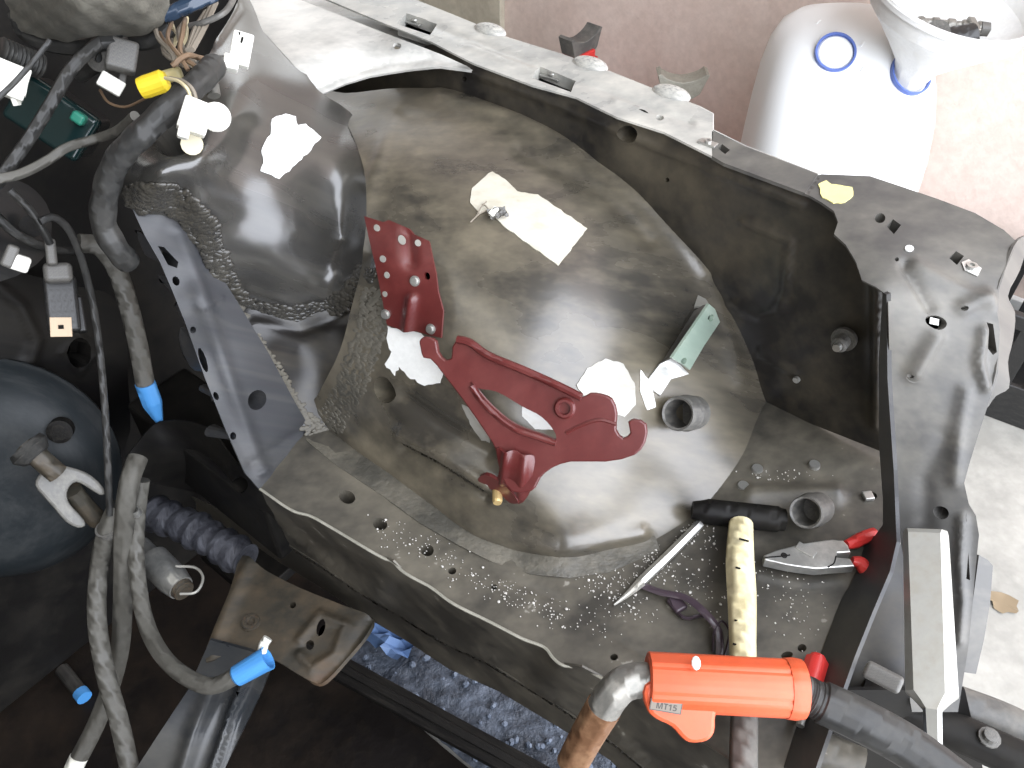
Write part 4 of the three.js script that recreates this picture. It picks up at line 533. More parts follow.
// ---------------------------------------------------------------- by the wall: can, funnel, axle stands
{
  const ctr = Y(852, 84, 0.54), back = HEAD;
  const g = thing('jerry_can', 'big white plastic jerry can with two blue rimmed openings by the wall', 'can');
  const rows = [[0, 0.93, 0], [0.012, 0.98, 0], [0.03, 1, 0], [0.36, 1, 0], [0.43, 0.99, 0.006], [0.49, 0.96, 0.018], [0.54, 0.91, 0.036], [0.58, 0.83, 0.054], [0.605, 0.72, 0.068], [0.62, 0.56, 0.078], [0.628, 0.36, 0.084], [0.63, 0.0, 0.088]], ps = [], id = [], m = 56;
  for (const [y, s, k] of rows) for (let j = 0; j < m; j++) { const a = j / m * 2 * Math.PI, c = Math.cos(a), q = Math.sin(a), e = 0.7, lx = Math.sign(c) * Math.abs(c) ** e * 0.160 * s, lz = Math.sign(q) * Math.abs(q) ** e * 0.125 * s; const w = RIGHT.clone().multiplyScalar(lx).addScaledVector(HEAD, -lz + k); ps.push(ctr.x + w.x, y, ctr.z + w.z); }
  for (let i = 0; i + 1 < rows.length; i++) for (let j = 0; j < m; j++) { const p = i * m + j, q = i * m + (j + 1) % m; id.push(p, p + m, q, q, p + m, q + m); }
  for (let j = 1; j + 1 < m; j++) id.push(0, j, j + 1);
  const b = new THREE.BufferGeometry(); b.setAttribute('position', new THREE.Float32BufferAttribute(ps, 3)); b.setIndex(id); b.computeVertexNormals(); const body = mesh('body', b, M.canPlastic, g); body.updateMatrixWorld(true);
  const hit = (px, py) => { const rc = new THREE.Raycaster(CAM.clone(), ray(px, py).normalize()); body.material.side = THREE.DoubleSide; const h = rc.intersectObject(body)[0]; const n = h.face.normal.clone(); if (n.dot(toCam(h.point)) < 0) n.negate(); return [h.point, n]; };
  const ringGeo = (r, t, h) => lathe([[r - t, 0], [r, 0], [r, h], [r - t, h], [r - t, 0]], 36);
  const [p1, n1] = hit(835, 53); mesh('blue_ring', orient(ringGeo(0.033, 0.0035, 0.010), p1.clone().addScaledVector(n1, -0.004), n1, V(0, 0, 1)), M.blueRing, g); mesh('cap', orient(lathe([[0, 0.004], [0.026, 0.004], [0.029, 0.001], [0.029, -0.004]], 30), p1, n1, V(0, 0, 1)), M.canPlastic, g);
  const [p2, n2] = hit(911, 74); mesh('blue_ring', orient(ringGeo(0.037, 0.003, 0.008), p2.clone().addScaledVector(n2, -0.004), n2.clone().add(V(0, 0.4, 0)).normalize(), V(0, 0, 1)), M.blueRing, g);
  for (const [x, y] of [[848, 46], [862, 44], [862, 70], [818, 22]]) { const [q, nq] = hit(x, y); mesh('moulded_lug', orient(box(0.012, 0.003, 0.004, 0.001), q, nq, V(1, 0, 0)), M.canPlastic, g); }
  // funnel standing in the second opening
  const f = thing('funnel', 'large white plastic funnel standing in the jerry can opening and holding metal parts', 'funnel');
  const rim = P(957, -6, 'd', Q(p2)[2] - 0.115), ax = rim.clone().sub(p2), L = ax.length();
  const fg = lathe([[0.020, -0.03], [0.030, 0], [0.036, 0.02], [0.062, L * 0.35], [0.096, L * 0.60], [0.122, L * 0.78], [0.128, L], [0.133, L + 0.003], [0.133, L - 0.004], [0.130, L + 0.006], [0.124, L + 0.004], [0.118, L * 0.80], [0.092, L * 0.63], [0.056, L * 0.38], [0.030, 0.02], [0.024, 0], [0.016, -0.03], [0.020, -0.03]], 48);
  mesh('cone', orient(fg, p2, ax, V(0, 0, 1)), M.funnelPlastic, f);
  // greasy parts lying in the funnel
  const e = thing('brake_cylinder', 'greasy grey metal cylinder with black motor lying inside the white funnel', 'car part'), an = ax.clone().normalize();
  const c0 = p2.clone().addScaledVector(ax, 0.70).addScaledVector(UP, -0.035), u = RIGHT.clone().addScaledVector(an, -RIGHT.dot(an)).normalize(), v = new THREE.Vector3().crossVectors(an, u).normalize();
  const at = (a, b2, h) => c0.clone().addScaledVector(u, a).addScaledVector(v, b2).addScaledVector(an, h);
  mesh('motor', sweep([at(-0.02, -0.035, 0.02), at(0.022, -0.03, 0.03)], 0.021, { n: 6, seg: 20 }), M.blackPlastic, e);
  mesh('pulley', orient(lathe([[0.004, 0], [0.019, 0], [0.019, 0.004], [0.016, 0.006], [0.019, 0.008], [0.019, 0.012], [0.004, 0.012], [0.004, 0]], 24), at(-0.035, -0.03, 0.03), toCam(c0), u), M.greyPlastic, e);
  mesh('cylinder', sweep([at(-0.045, 0.02, 0.012), at(0.0, 0.012, 0.018), at(0.045, 0.0, 0.026)], (t) => 0.010 + 0.003 * (Math.sin(t * 26) > 0 ? 1 : 0), { n: 40, seg: 14 }), M.alu, e);
  mesh('rod', sweep([at(-0.03, 0.036, 0.012), at(0.03, 0.026, 0.018)], 0.004, { n: 6, seg: 10 }), M.steel, e);
  mesh('end_nut', orient(hexNut(0.012, 0.014), at(0.05, 0.0, 0.028), u, an), M.greyPlastic, e); mesh('bracket', orient(box(0.012, 0.034, 0.010, 0.002), at(0.030, -0.004, 0.034), v, an), M.alu, e);
}
function axleStand(px, py, ySaddle, yaw, colMat, label, postMat, collarDrop) {
  const g = thing('axle_stand', label, 'axle stand', 'axle stands along the wall'), c = Y(px, py, ySaddle);
  const R = (q) => q.rotateY(yaw).translate(c.x, 0, c.z);
  const sh = new THREE.Shape(); const W = 0.046; sh.moveTo(-W, 0.026); sh.quadraticCurveTo(-W + 0.012, 0.012, 0, 0.008); sh.quadraticCurveTo(W - 0.012, 0.012, W, 0.026); sh.lineTo(W + 0.005, 0.024); sh.lineTo(W - 0.008, -0.014); sh.quadraticCurveTo(W - 0.02, -0.024, 0.018, -0.026); sh.lineTo(-0.018, -0.026); sh.quadraticCurveTo(-W + 0.02, -0.024, -W + 0.008, -0.014); sh.lineTo(-W - 0.005, 0.024); sh.closePath();
  const s = new THREE.ExtrudeGeometry(sh, { depth: 0.036, bevelEnabled: true, bevelSize: 0.0015, bevelThickness: 0.0015, bevelSegments: 2 }); s.translate(0, ySaddle, -0.018); mesh('saddle', R(s), colMat, g);
  mesh('post', R(box(0.034, 0.20, 0.030, 0.004, 0, ySaddle - 0.11, 0)), postMat, g);
  const yT = ySaddle - collarDrop, col = box(0.052, 0.05, 0.052, 0.004, 0, yT - 0.025, 0); mesh('collar', R(col), M.red, g);
  for (const [x, z] of [[1, 1], [1, -1], [-1, 1], [-1, -1]]) { const a = V(x * 0.022, yT - 0.02, z * 0.022), b = V(x * 0.095, 0.004, z * 0.095); mesh('leg', R(sweep([a, a.clone().lerp(b, 0.5), b], 0.011, { n: 4, seg: 6 })), M.red, g); }
  mesh('base_ring', R(mg([box(0.20, 0.02, 0.012, 0.002, 0, 0.05, 0.085), box(0.20, 0.02, 0.012, 0.002, 0, 0.05, -0.085), box(0.012, 0.02, 0.18, 0.002, 0.085, 0.05, 0), box(0.012, 0.02, 0.18, 0.002, -0.085, 0.05, 0)])), M.red, g);
}
axleStand(580, 43, 0.415, 1.5, M.greyPlastic, 'red axle stand with dark grey saddle turned sideways', M.greyPlastic, 0.014);
axleStand(681, 83, 0.405, 0.67, M.paleSteel, 'axle stand with raised post and pale grey curved saddle', M.paleSteel, 0.13);
{
  const g = thing('crate', 'black plastic crate standing on the floor behind the nose panel', 'crate'), c = Y(1012, 225, 0.22), m = M.blackPlastic; c.z = Math.max(c.z, WALL_Z + 0.17);
  const R = (q) => q.rotateY(0.1).translate(c.x + 0.06, 0, c.z);
  for (const [w, d, x, z] of [[0.36, 0.012, 0, 0.1], [0.36, 0.012, 0, -0.1], [0.012, 0.2, 0.175, 0], [0.012, 0.2, -0.175, 0]]) { mesh('wall_panel', R(box(w, 0.09, d, 0.003, x, 0.045, z)), m, g); mesh('rim', R(box(w + 0.01, 0.03, d + 0.006, 0.004, x, 0.225, z)), m, g); }
  for (let i = -3; i <= 3; i++) for (const z of [-0.1, 0.1]) mesh('slat', R(box(0.03, 0.13, 0.008, 0.002, i * 0.052, 0.15, z)), m, g);
  mesh('bottom', R(box(0.35, 0.008, 0.2, 0.002, 0, 0.006, 0)), m, g);
}
{ const p = Y(1001, 603, 0.0), s = new THREE.CircleGeometry(0.03, 14); s.rotateX(-Math.PI / 2); const a = s.attributes.position; for (let i = 1; i < a.count; i++) { const k = rr(0.6, 1.1); a.setXYZ(i, a.getX(i) * k, 0.001 + rr(0, 0.004), a.getZ(i) * k * 0.7); } s.translate(p.x, 0.001, p.z); s.computeVertexNormals(); tag(mesh('floor_stain', worldUV(s), plain([0.22, 0.165, 0.10], 0.8)), 'brown blotchy stain on the pale concrete floor', 'stain'); }  // thin uneven brown disc for the blotchy floor stain

// ---------------------------------------------------------------- engine bay, left side
const hoseOf = (name, label, cat, pts, r, mat, o = {}) => { const g = thing(name, label, cat, o.group); mesh(o.part ?? 'tube', sweep(pts.map(([a, b, k, v]) => P(a, b, k, v)), r, { n: o.n ?? 60, seg: 14 }), mat, g); return g; };
const band = (g, p, dir, r, w, mat, name = 'band') => mesh(name, orient(lathe([[r * 0.9, -w / 2], [r * 1.12, -w / 2], [r * 1.12, w / 2], [r * 0.9, w / 2], [r * 0.9, -w / 2]], 18), p, dir, V(0.3, 0.2, 1)), mat, g);
hoseOf('wiring_loom', 'thick black taped wiring loom curving down beside the strut tower', 'wiring loom', [[214, 66, 'y', 0.912], [205, 76, 'y', 0.916], [188, 92, 'y', 0.915], [150, 126, 'y', 0.905], [118, 160, 'y', 0.882], [105, 195, 'y', 0.855], [104, 225, 'y', 0.83], [116, 248, 'y', 0.81], [128, 262, 'y', 0.79]], (u) => 0.0098 + 0.0004 * Math.sin(u * 60), M.rubber, { n: 90, part: 'taped_bundle' });
{ const g = hoseOf('heater_hose', 'grey rubber hose with blue taped end hanging beside the tower flange', 'hose', [[78, 243, 'x', -0.74], [98, 246, 'x', -0.735], [114, 264, 'x', -0.72], [127, 300, 'x', -0.70], [137, 340, 'x', -0.685], [146, 388, 'x', -0.67]], 0.0092, M.hoseGrey, { n: 50 });
  mesh('blue_tape', sweep([P(145, 383, 'x', -0.671), P(150, 397, 'x', -0.668), P(156, 413, 'x', -0.665), P(161, 425, 'x', -0.662)], (u) => u < 0.45 ? 0.0102 : 0.0102 - 0.0135 * (u - 0.45), { n: 20, seg: 10 }), M.blue, g).userData.label = 'blue tape end'; }
hoseOf('washer_hose', 'smooth dark rubber hose running down from under the grey pad', 'hose', [[120, 30, 'x', -0.70], [95, 46, 'x', -0.70], [72, 68, 'x', -0.70], [50, 105, 'x', -0.70], [28, 140, 'x', -0.70], [-8, 190, 'x', -0.70]], 0.0052, M.rubber);
hoseOf('thin_cable', 'thin black cable passing in front of the white plug', 'cable', [[50, 40, 'x', -0.69], [36, 58, 'x', -0.69], [15, 82, 'x', -0.69], [-6, 102, 'x', -0.69]], 0.0021, M.rubber, { n: 20 });
hoseOf('vacuum_hose', 'dull grey thin hose sagging below the fuse box', 'hose', [[-8, 180, 'x', -0.68], [20, 174, 'x', -0.68], [48, 160, 'x', -0.68], [66, 148, 'x', -0.68], [92, 140, 'x', -0.68], [115, 132, 'y', 0.86], [135, 116, 'y', 0.885]], 0.0040, M.hoseGrey);
hoseOf('speedometer_cable', 'thin shiny black cable hanging beside the black relay', 'cable', [[40, 222, 'x', -0.70], [52, 217, 'x', -0.70], [66, 226, 'x', -0.70], [80, 255, 'x', -0.70], [92, 300, 'x', -0.695], [99, 345, 'x', -0.675], [105, 410, 'x', -0.65], [108, 470, 'x', -0.63], [110, 515, 'x', -0.62]], 0.0034, M.rubber);
hoseOf('control_cable', 'thin dark cable arching over the wiring by the cowl', 'cable', [[190, 26, 'y', 0.915], [205, 22, 'y', 0.92], [222, 14, 'y', 0.925], [232, 2, 'y', 0.925], [236, -14, 'y', 0.92]], 0.0026, M.greyPlastic, { n: 24 });
hoseOf('bulkhead_hose', 'short glossy dark blue hose beside the grey pad', 'hose', [[163, 16, 'y', 0.925], [185, 7, 'y', 0.93], [215, -6, 'y', 0.935]], 0.0062, plain([0.02, 0.035, 0.06], 0.25), { n: 20 });
hoseOf('ribbed_duct', 'ribbed dark hose stub beneath the grey pad', 'hose', [[0, 50, 'x', -0.75], [14, 56, 'x', -0.75], [40, 66, 'x', -0.75]], (u) => 0.0105 + 0.0009 * Math.sin(u * 60), M.rubber, { n: 50 });
// lower hoses
{
  const a = hoseOf('coolant_hose', 'long grey hose hanging in front and crossing another hose at the bottom', 'hose', [[138, 458, 'y', 0.565], [130, 480, 'y', 0.56], [124, 530, 'y', 0.51], [123, 600, 'y', 0.43], [118, 660, 'y', 0.35], [98, 720, 'y', 0.29], [70, 775, 'y', 0.25]], 0.0096, M.hoseGrey);
  band(a, P(136, 512, 'y', 0.528), V(0, 1, 0.1), 0.004, 0.008, M.steel, 'clip'); mesh('white_mark', sweep([P(79, 757, 'y', 0.263), P(70, 777, 'y', 0.249)], 0.0100, { n: 4, seg: 14 }), M.whitePlastic, a);
  const b = hoseOf('coolant_hose', 'grey hose with a pale band at its top hanging beside the steering joint', 'hose', [[118, 505, 'y', 0.53], [108, 528, 'y', 0.51], [99, 570, 'y', 0.46], [97, 620, 'y', 0.43], [106, 675, 'y', 0.395], [120, 725, 'y', 0.36], [132, 780, 'y', 0.325]], 0.0092, M.hoseGrey);
  band(b, P(107, 530, 'y', 0.5085), V(0.05, 1, 0.12), 0.0092, 0.008, M.greyPlastic, 'pale_band').userData.label = 'pale band';
  const c = hoseOf('coolant_hose', 'grey hose curling up to an open blue end over the rusty bracket', 'hose', [[142, 480, 'y', 0.545], [137, 520, 'y', 0.51], [137, 570, 'y', 0.475], [145, 620, 'y', 0.455], [160, 652, 'y', 0.452], [182, 674, 'y', 0.455], [212, 686, 'y', 0.462], [240, 674, 'y', 0.472]], 0.0078, M.hoseGrey);
  const q0 = P(235, 677, 'y', 0.470), q1 = P(268, 658, 'y', 0.482), ax = q1.clone().sub(q0), L = ax.length(); mesh('blue_cap', orient(lathe([[0.0082, 0], [0.0098, 0.002], [0.0108, L * 0.8], [0.0114, L], [0.0100, L], [0.0088, L * 0.7], [0.002, L * 0.6]], 20), q0, ax, V(0, 1, 0.3)), M.blue, c).userData.label = 'open blue cap';
  mesh('clear_tip', sweep([P(262, 652, 'y', 0.478), P(264, 644, 'y', 0.484), P(268, 638, 'y', 0.487)], 0.0046, { n: 8, seg: 8 }), M.whitePlastic, c);
}
// grey soft pad at the cowl
{ const So = surf([[-10, -20, 'y', 0.955], [80, -20, 'y', 0.985], [175, -20, 'y', 0.95], [10, 18, 'y', 0.925], [40, 36, 'y', 0.915], [80, 40, 'y', 0.915], [120, 35, 'y', 0.915], [152, 30, 'y', 0.92], [166, 12, 'y', 0.93], [80, 12, 'y', 0.962], [40, 8, 'y', 0.95], [125, 8, 'y', 0.955], [80, 30, 'y', 0.938]]);
  const g = thing('sound_pad', 'grey felt sound deadening pad bulging over the cowl wiring', 'pad'); mesh('felt_cover', sheet(So, smooth([[4, -24], [8, 8], [16, 26], [38, 37], [62, 41], [80, 40], [98, 36], [122, 37], [150, 33], [164, 22], [168, -24]], 3, true), { step: 6, thick: 0.02, disp: (x, y) => 0.0012 * Math.sin(x * 0.21) * Math.cos(y * 0.3) }), M.felt, g);
  mesh('edge_binding', sweep([[8, 8], [16, 26], [38, 37], [62, 41], [80, 40], [98, 36], [122, 37], [150, 33], [164, 22]].map(([a, b]) => So.at(a, b).addScaledVector(FWD, 0.012)), 0.007, { n: 40, seg: 8 }), M.rubber, g); }
// plugs and boxes; box() modelled with +y up the picture, z towards the camera
function plug(p, w, h, d, tilt, mat, parent, name, r = 0.0015) { const f = toCam(p), up = UP.clone().multiplyScalar(Math.cos(tilt)).addScaledVector(RIGHT, Math.sin(tilt)); return mesh(name, orient(box(w, h, d, r), p, up, f.addScaledVector(up, -f.dot(up))), mat, parent); }
{ const g = thing('connector_plug', 'white plug with two slots on the strut tower top', 'connector'), p = Y(241, 50, 0.905); const b = plug(p, 0.0165, 0.027, 0.012, 0.18, M.whitePlastic, g, 'shell'); const c = Y(231, 63, 0.902); plug(c, 0.012, 0.012, 0.012, 0.1, M.whitePlastic, g, 'latch'); for (const [x, y] of [[239, 35], [242, 40]]) { const q = P(x, y, 'd', Q(p)[2] - 0.0064); plug(q, 0.005, 0.0016, 0.001, -1.2, M.dark, b, 'slot', 0); } plug(Y(220, 63, 0.902), 0.012, 0.014, 0.011, 1.6, M.greyPlastic, g, 'cable_boot', 0.003);
  mesh('cable', sweep([Y(216, 62, 0.902), Y(200, 58, 0.915), Y(185, 56, 0.925), Y(172, 66, 0.92)], 0.0022, { n: 20, seg: 8 }), M.copperWire, g); }
{ const g = thing('connector_plug', 'white plug with rounded cap hanging over the tower opening', 'connector'), p = Y(195, 117, 0.915); plug(p, 0.020, 0.023, 0.016, 0.3, M.whitePlastic, g, 'shell'); const q = Y(216, 117, 0.910), c = lathe([[0, -0.007], [0.0085, -0.007], [0.0105, -0.004], [0.0105, 0.004], [0.0085, 0.007], [0, 0.007]], 20); mesh('round_cap', orient(c, q, toCam(q), RIGHT), M.whitePlastic, g); plug(Y(184, 130, 0.912), 0.008, 0.012, 0.010, 0.2, M.whitePlastic, g, 'latch');
  for (const [dx, m] of [[0, M.creamWire], [5, M.greyWire]]) mesh('wire', sweep([Y(192 + dx, 106, 0.915), Y(189 + dx, 92, 0.925), Y(180 + dx, 82, 0.928), Y(165 + dx, 78, 0.925)], 0.0014, { n: 18, seg: 6 }), m, g);
  const s = Y(192, 144, 0.89); mesh('clear_stub', orient(lathe([[0, -0.006], [0.007, -0.006], [0.008, 0.006], [0, 0.007]], 14), s, toCam(s), RIGHT), plain([0.42, 0.38, 0.25], 0.2), g); }
{ const g = thing('connector_plug', 'bright yellow plug beside the black wiring loom', 'connector'), p = Y(154, 84, 0.905); const b = lathe([[0, -0.011], [0.008, -0.011], [0.0086, -0.006], [0.0086, 0.008], [0.006, 0.011], [0, 0.011]], 16); mesh('shell', orient(b, p, RIGHT.clone().addScaledVector(UP, 0.35), toCam(p)), M.yellow, g); plug(Y(172, 75, 0.907), 0.010, 0.016, 0.010, 1.3, plain([0.35, 0.3, 0.15], 0.5), g, 'cable_boot', 0.003); }
{ const g = thing('wiring_clip', 'grey plastic hose clip with round bore under the felt pad', 'clip'), p = Y(122, 56, 0.90), f = toCam(p); plug(p, 0.024, 0.026, 0.016, 0.15, M.greyPlastic, g, 'block', 0.003); const q = Y(104, 56, 0.897); mesh('bore_ring', orient(lathe([[0.0055, -0.008], [0.0125, -0.008], [0.0125, 0.008], [0.0055, 0.008], [0.0055, -0.008]], 24), q, f.clone().addScaledVector(RIGHT, -0.7), UP), M.greyPlastic, g); mesh('hose_end', sweep([Y(104, 60, 0.895), Y(92, 68, 0.88), Y(80, 76, 0.87)], 0.0062, { n: 10, seg: 12 }), M.rubber, g); }
{ const g = thing('connector_plug', 'pale grey square plug hanging under the hose clip', 'connector'); plug(Y(111, 84, 0.88), 0.020, 0.013, 0.012, 0.5, M.whitePlastic, g, 'shell'); plug(Y(122, 80, 0.878), 0.006, 0.012, 0.01, 0.2, M.greyPlastic, g, 'latch'); mesh('wire', sweep([Y(100, 90, 0.87), Y(108, 102, 0.865), Y(124, 107, 0.865), Y(142, 100, 0.875), Y(160, 90, 0.89)], 0.0012, { n: 30, seg: 6 }), M.copperWire, g); }
{ const g = thing('connector_plug', 'cracked white plug under the thin black cable', 'connector'); const p = P(9, 80, 'x', -0.72); plug(p, 0.026, 0.026, 0.016, 0.3, M.whitePlastic, g, 'shell'); plug(P(20, 88, 'x', -0.715), 0.010, 0.012, 0.012, 0.2, M.whitePlastic, g, 'latch'); plug(P(14, 96, 'x', -0.715), 0.015, 0.004, 0.008, 1.4, M.whitePlastic, g, 'broken_tab', 0.001); }
{ const g = thing('connector_plug', 'small off white plug beside the black relay', 'connector'); plug(P(17, 262, 'x', -0.70), 0.020, 0.014, 0.014, 0.35, M.whitePlastic, g, 'shell', 0.003); plug(P(10, 256, 'x', -0.702), 0.010, 0.020, 0.012, 0.4, M.greyPlastic, g, 'latch', 0.003); }
{ const g = thing('wire_bundle', 'loose brown and cream wires running from the felt pad to the plugs', 'wires'); for (let i = 0; i < 9; i++) { const o = rr(-7, 7), y0 = 0.905 + rr(-0.008, 0.012); mesh('wire', sweep([Y(150 + i * 5 + o, 18 + rr(-6, 6), y0), Y(158 + i * 3.5, 36 + rr(-4, 6), y0 + 0.008), Y(168 + i * 2 + o, 56 + rr(-5, 5), y0 + 0.006), Y(176 + i * 4, 68 + rr(-5, 5), y0)], rr(0.0011, 0.0024), { n: 16, seg: 6 }), [M.greyWire, M.copperWire, M.creamWire][i % 3 === 2 && i > 4 ? 2 : i % 2], g); } mesh('tape_wrap', sweep([Y(196, 66, 0.912), Y(206, 72, 0.908), Y(212, 84, 0.903), Y(214, 96, 0.897)], 0.0052, { n: 14, seg: 10 }), M.hoseGrey, g); for (let i = 0; i < 3; i++) mesh('cable', sweep([Y(206 + 5 * i, 12 - 5 * i, 0.91), Y(196 + 4 * i, 28, 0.915), Y(188 + 2 * i, 50, 0.918)], 0.0024, { n: 12, seg: 6 }), M.greyWire, g); }
{ const g = thing('fuse_box', 'dark box with clear greenish lid below the cowl', 'fuse box'), p = P(62, 118, 'x', -0.76), f = V(0.7, 0.7, 0.3).normalize(); const add = (geo, m, n2) => mesh(n2, orient(geo, p, V(0.2, 0.7, -0.75).addScaledVector(f, 0), f), m, g); add(box(0.066, 0.042, 0.04, 0.006), M.blackPlastic, 'case'); add(box(0.069, 0.045, 0.014, 0.005, 0, 0, 0.022), plain([0.008, 0.022, 0.022], 0.12), 'lid'); add(box(0.012, 0.010, 0.012, 0.003, 0.02, 0.015, 0.032), plain([0.03, 0.22, 0.15], 0.3), 'catch'); }
{ const g = thing('relay', 'black relay with cream square label hanging on a short lead', 'relay'), x = -0.71; plug(P(62, 305, 'x', x), 0.028, 0.052, 0.022, -0.1, M.blackPlastic, g, 'body', 0.004); plug(P(58, 273, 'x', x), 0.024, 0.018, 0.018, -0.1, M.greyPlastic, g, 'boot', 0.005); plug(P(51, 252, 'x', x), 0.009, 0.024, 0.010, -0.1, M.greyPlastic, g, 'neck', 0.003); const l = plug(P(61, 327, 'd', Q(P(62, 310, 'x', x))[2] - 0.0135), 0.018, 0.018, 0.002, -0.05, plain([0.50, 0.38, 0.26], 0.6), g, 'cream_label', 0.0006); plug(P(61, 327, 'd', Q(P(62, 310, 'x', x))[2] - 0.0148), 0.0045, 0.0035, 0.001, -0.05, M.dark, l, 'mark', 0); plug(P(80, 315, 'x', x), 0.008, 0.034, 0.018, -0.15, M.blackPlastic, g, 'clip', 0.002); mesh('lead', sweep([P(50, 243, 'x', x), P(42, 228, 'x', x), P(30, 210, 'x', x - 0.01), P(10, 190, 'x', x - 0.02)], 0.0034, { n: 16, seg: 8 }), M.rubber, g); }
{ const g = thing('wiper_linkage', 'greasy dark linkage plate with lever and round pivot above the relay', 'linkage'); mesh('plate', sheet(surf([[0, 190, 'x', -0.76], [60, 195, 'x', -0.77], [0, 260, 'x', -0.74], [60, 260, 'x', -0.75]]), smooth([[-10, 186], [14, 180], [35, 190], [50, 212], [48, 250], [28, 270], [-10, 280]], 3, true), { step: 9, thick: 0.006 }), M.blackPlastic, g); mesh('pivot', orient(lathe([[0, 0], [0.010, 0], [0.010, 0.006], [0.004, 0.008], [0, 0.008]], 16), P(32, 226, 'x', -0.745), V(1, 0.6, 0.5), V(0, 1, 0)), M.dark, g); mesh('lever', sweep([P(-5, 215, 'x', -0.735), P(18, 235, 'x', -0.73), P(50, 248, 'x', -0.73), P(80, 252, 'x', -0.74)], 0.0042, { n: 20, seg: 8 }), M.rubber, g); }
// round housing low on the firewall
{ const g = thing('brake_servo', 'large dark round brake servo housing low at the firewall', 'brake servo'), c = P(-14, 482, 'x', -0.74), ax = V(0.75, 0.45, 0.5).normalize(); mesh('shell', orient(lathe([[0.110, -0.05], [0.120, -0.035], [0.121, -0.028], [0.118, -0.022], [0.106, -0.004], [0.085, 0.010], [0.05, 0.016], [0, 0.018]], 48), c, ax, V(0, 1, 0)), grime([0.010, 0.013, 0.015], [0.026, 0.029, 0.030], 0.42, 0.72, { spec: 0.4, rough: [0.4, 0.6] }), g); const q = P(62, 428, 'x', -0.705); mesh('check_valve', orient(lathe([[0, 0], [0.012, 0], [0.012, 0.012], [0.008, 0.014], [0, 0.014]], 18), q, ax, V(0, 1, 0)), M.dark, g); }
{ const g = thing('inner_panel', 'dark curved bulkhead panel with a round hole under the relay', 'panel'); mesh('pressing', sheet(surf([[0, 270, 'x', -0.79], [120, 270, 'x', -0.80], [0, 400, 'x', -0.78], [120, 420, 'x', -0.79], [60, 340, 'x', -0.775], [110, 520, 'x', -0.79]]), smooth([[-10, 262], [30, 275], [70, 285], [118, 300], [128, 380], [124, 450], [60, 470], [-10, 470]], 3, true), { step: 8, thick: 0.003, holes: [{ poly: ell(78, 352, 12, 15), cup: 0.03 }], disp: beads([[[[-10, 280], [20, 305], [36, 340], [30, 360], [0, 385]], 7, 0.006], [[[78, 334], [96, 352], [78, 372], [62, 352], [78, 334]], 4, 0.003]]) }), M.dark, g); }
// steering coupling
{ const g = thing('steering_joint', 'steel steering universal joint fork on a rusty shaft beside the servo', 'steering joint'), x = -0.66;
  mesh('shaft', sweep([P(25, 445, 'x', x - 0.02), P(45, 463, 'x', x), P(58, 474, 'x', x + 0.008)], 0.0098, { n: 10, seg: 14 }), M.rust, g);
  mesh('shaft_boot', orient(lathe([[0, -0.006], [0.017, -0.006], [0.019, 0], [0.014, 0.008], [0.010, 0.010], [0, 0.010]], 20), P(30, 450, 'x', x - 0.015), P(58, 474, 'x', x + 0.008).sub(P(25, 445, 'x', x - 0.02)), UP), M.rubber, g);
  const p0 = P(68, 492, 'x', x + 0.012), n = toCam(p0);
  const yoke = mesh('yoke', plate(p0, n, smooth([[35, 485], [38, 476], [56, 461], [66, 466], [78, 469], [92, 476], [104, 488], [105, 494], [100, 495], [84, 485], [76, 482], [70, 486], [67, 493], [68, 501], [73, 508], [84, 520], [85, 526], [78, 528], [66, 522], [54, 508], [42, 495]], 2, true), 0.013, { bevel: 0.0025 }), M.forged, g);
  const q = CAM.clone().addScaledVector(ray(45, 486), Q(p0)[2] + 0.0005); mesh('bolt_eye', orient(lathe([[0.0034, 0], [0.0058, 0], [0.0058, 0.002], [0.0034, 0.002], [0.0034, 0]], 18), q, n, UP), M.bareSteel, yoke);
  mesh('cross', sweep([P(72, 490, 'x', x + 0.004), P(86, 508, 'x', x + 0.008), P(98, 520, 'x', x + 0.012)], 0.0095, { n: 10, seg: 12 }), M.rust, g); }
// steering rack gaiter, ball joint
{ const g = thing('rack_gaiter', 'dusty bluish ribbed rubber gaiter on the steering rack under the rail', 'gaiter'); mesh('bellows', sweep([P(152, 512, 'y', 0.42), P(195, 530, 'y', 0.42), P(246, 560, 'y', 0.42)], (u) => 0.020 + 0.0016 * Math.sin(u * 44) + 0.0012 * Math.sin(u * 17), { n: 90, seg: 20 }), grime([0.020, 0.021, 0.028], [0.085, 0.088, 0.105], 0.4, 0.7, { rough: [0.5, 0.8], tile: 0.1, bump: 0.001 }), g); }
{ const g = thing('tie_rod_nut', 'shiny steel tie rod nut with wire clip hanging beside the grey hoses', 'nut'); const a = P(140, 546, 'y', 0.43), b = P(181, 588, 'y', 0.43), d = b.clone().sub(a); mesh('sleeve', sweep([a, a.clone().lerp(b, 0.4), b], (u) => u < 0.3 ? 0.011 : 0.0165 - 0.003 * Math.max(0, u - 0.8) * 5, { n: 24, seg: 18 }), M.steel, g); mesh('end_cap', orient(lathe([[0, 0], [0.012, 0], [0.011, 0.006], [0.006, 0.008], [0, 0.008]], 16), b, d, V(0, 1, 0)), M.rust, g); mesh('wire_clip', sweep([P(176, 566, 'y', 0.45), P(196, 568, 'y', 0.45), P(203, 578, 'y', 0.45), P(196, 592, 'y', 0.45), P(180, 594, 'y', 0.45)], 0.0014, { n: 24, seg: 6 }), M.bareSteel, g); }
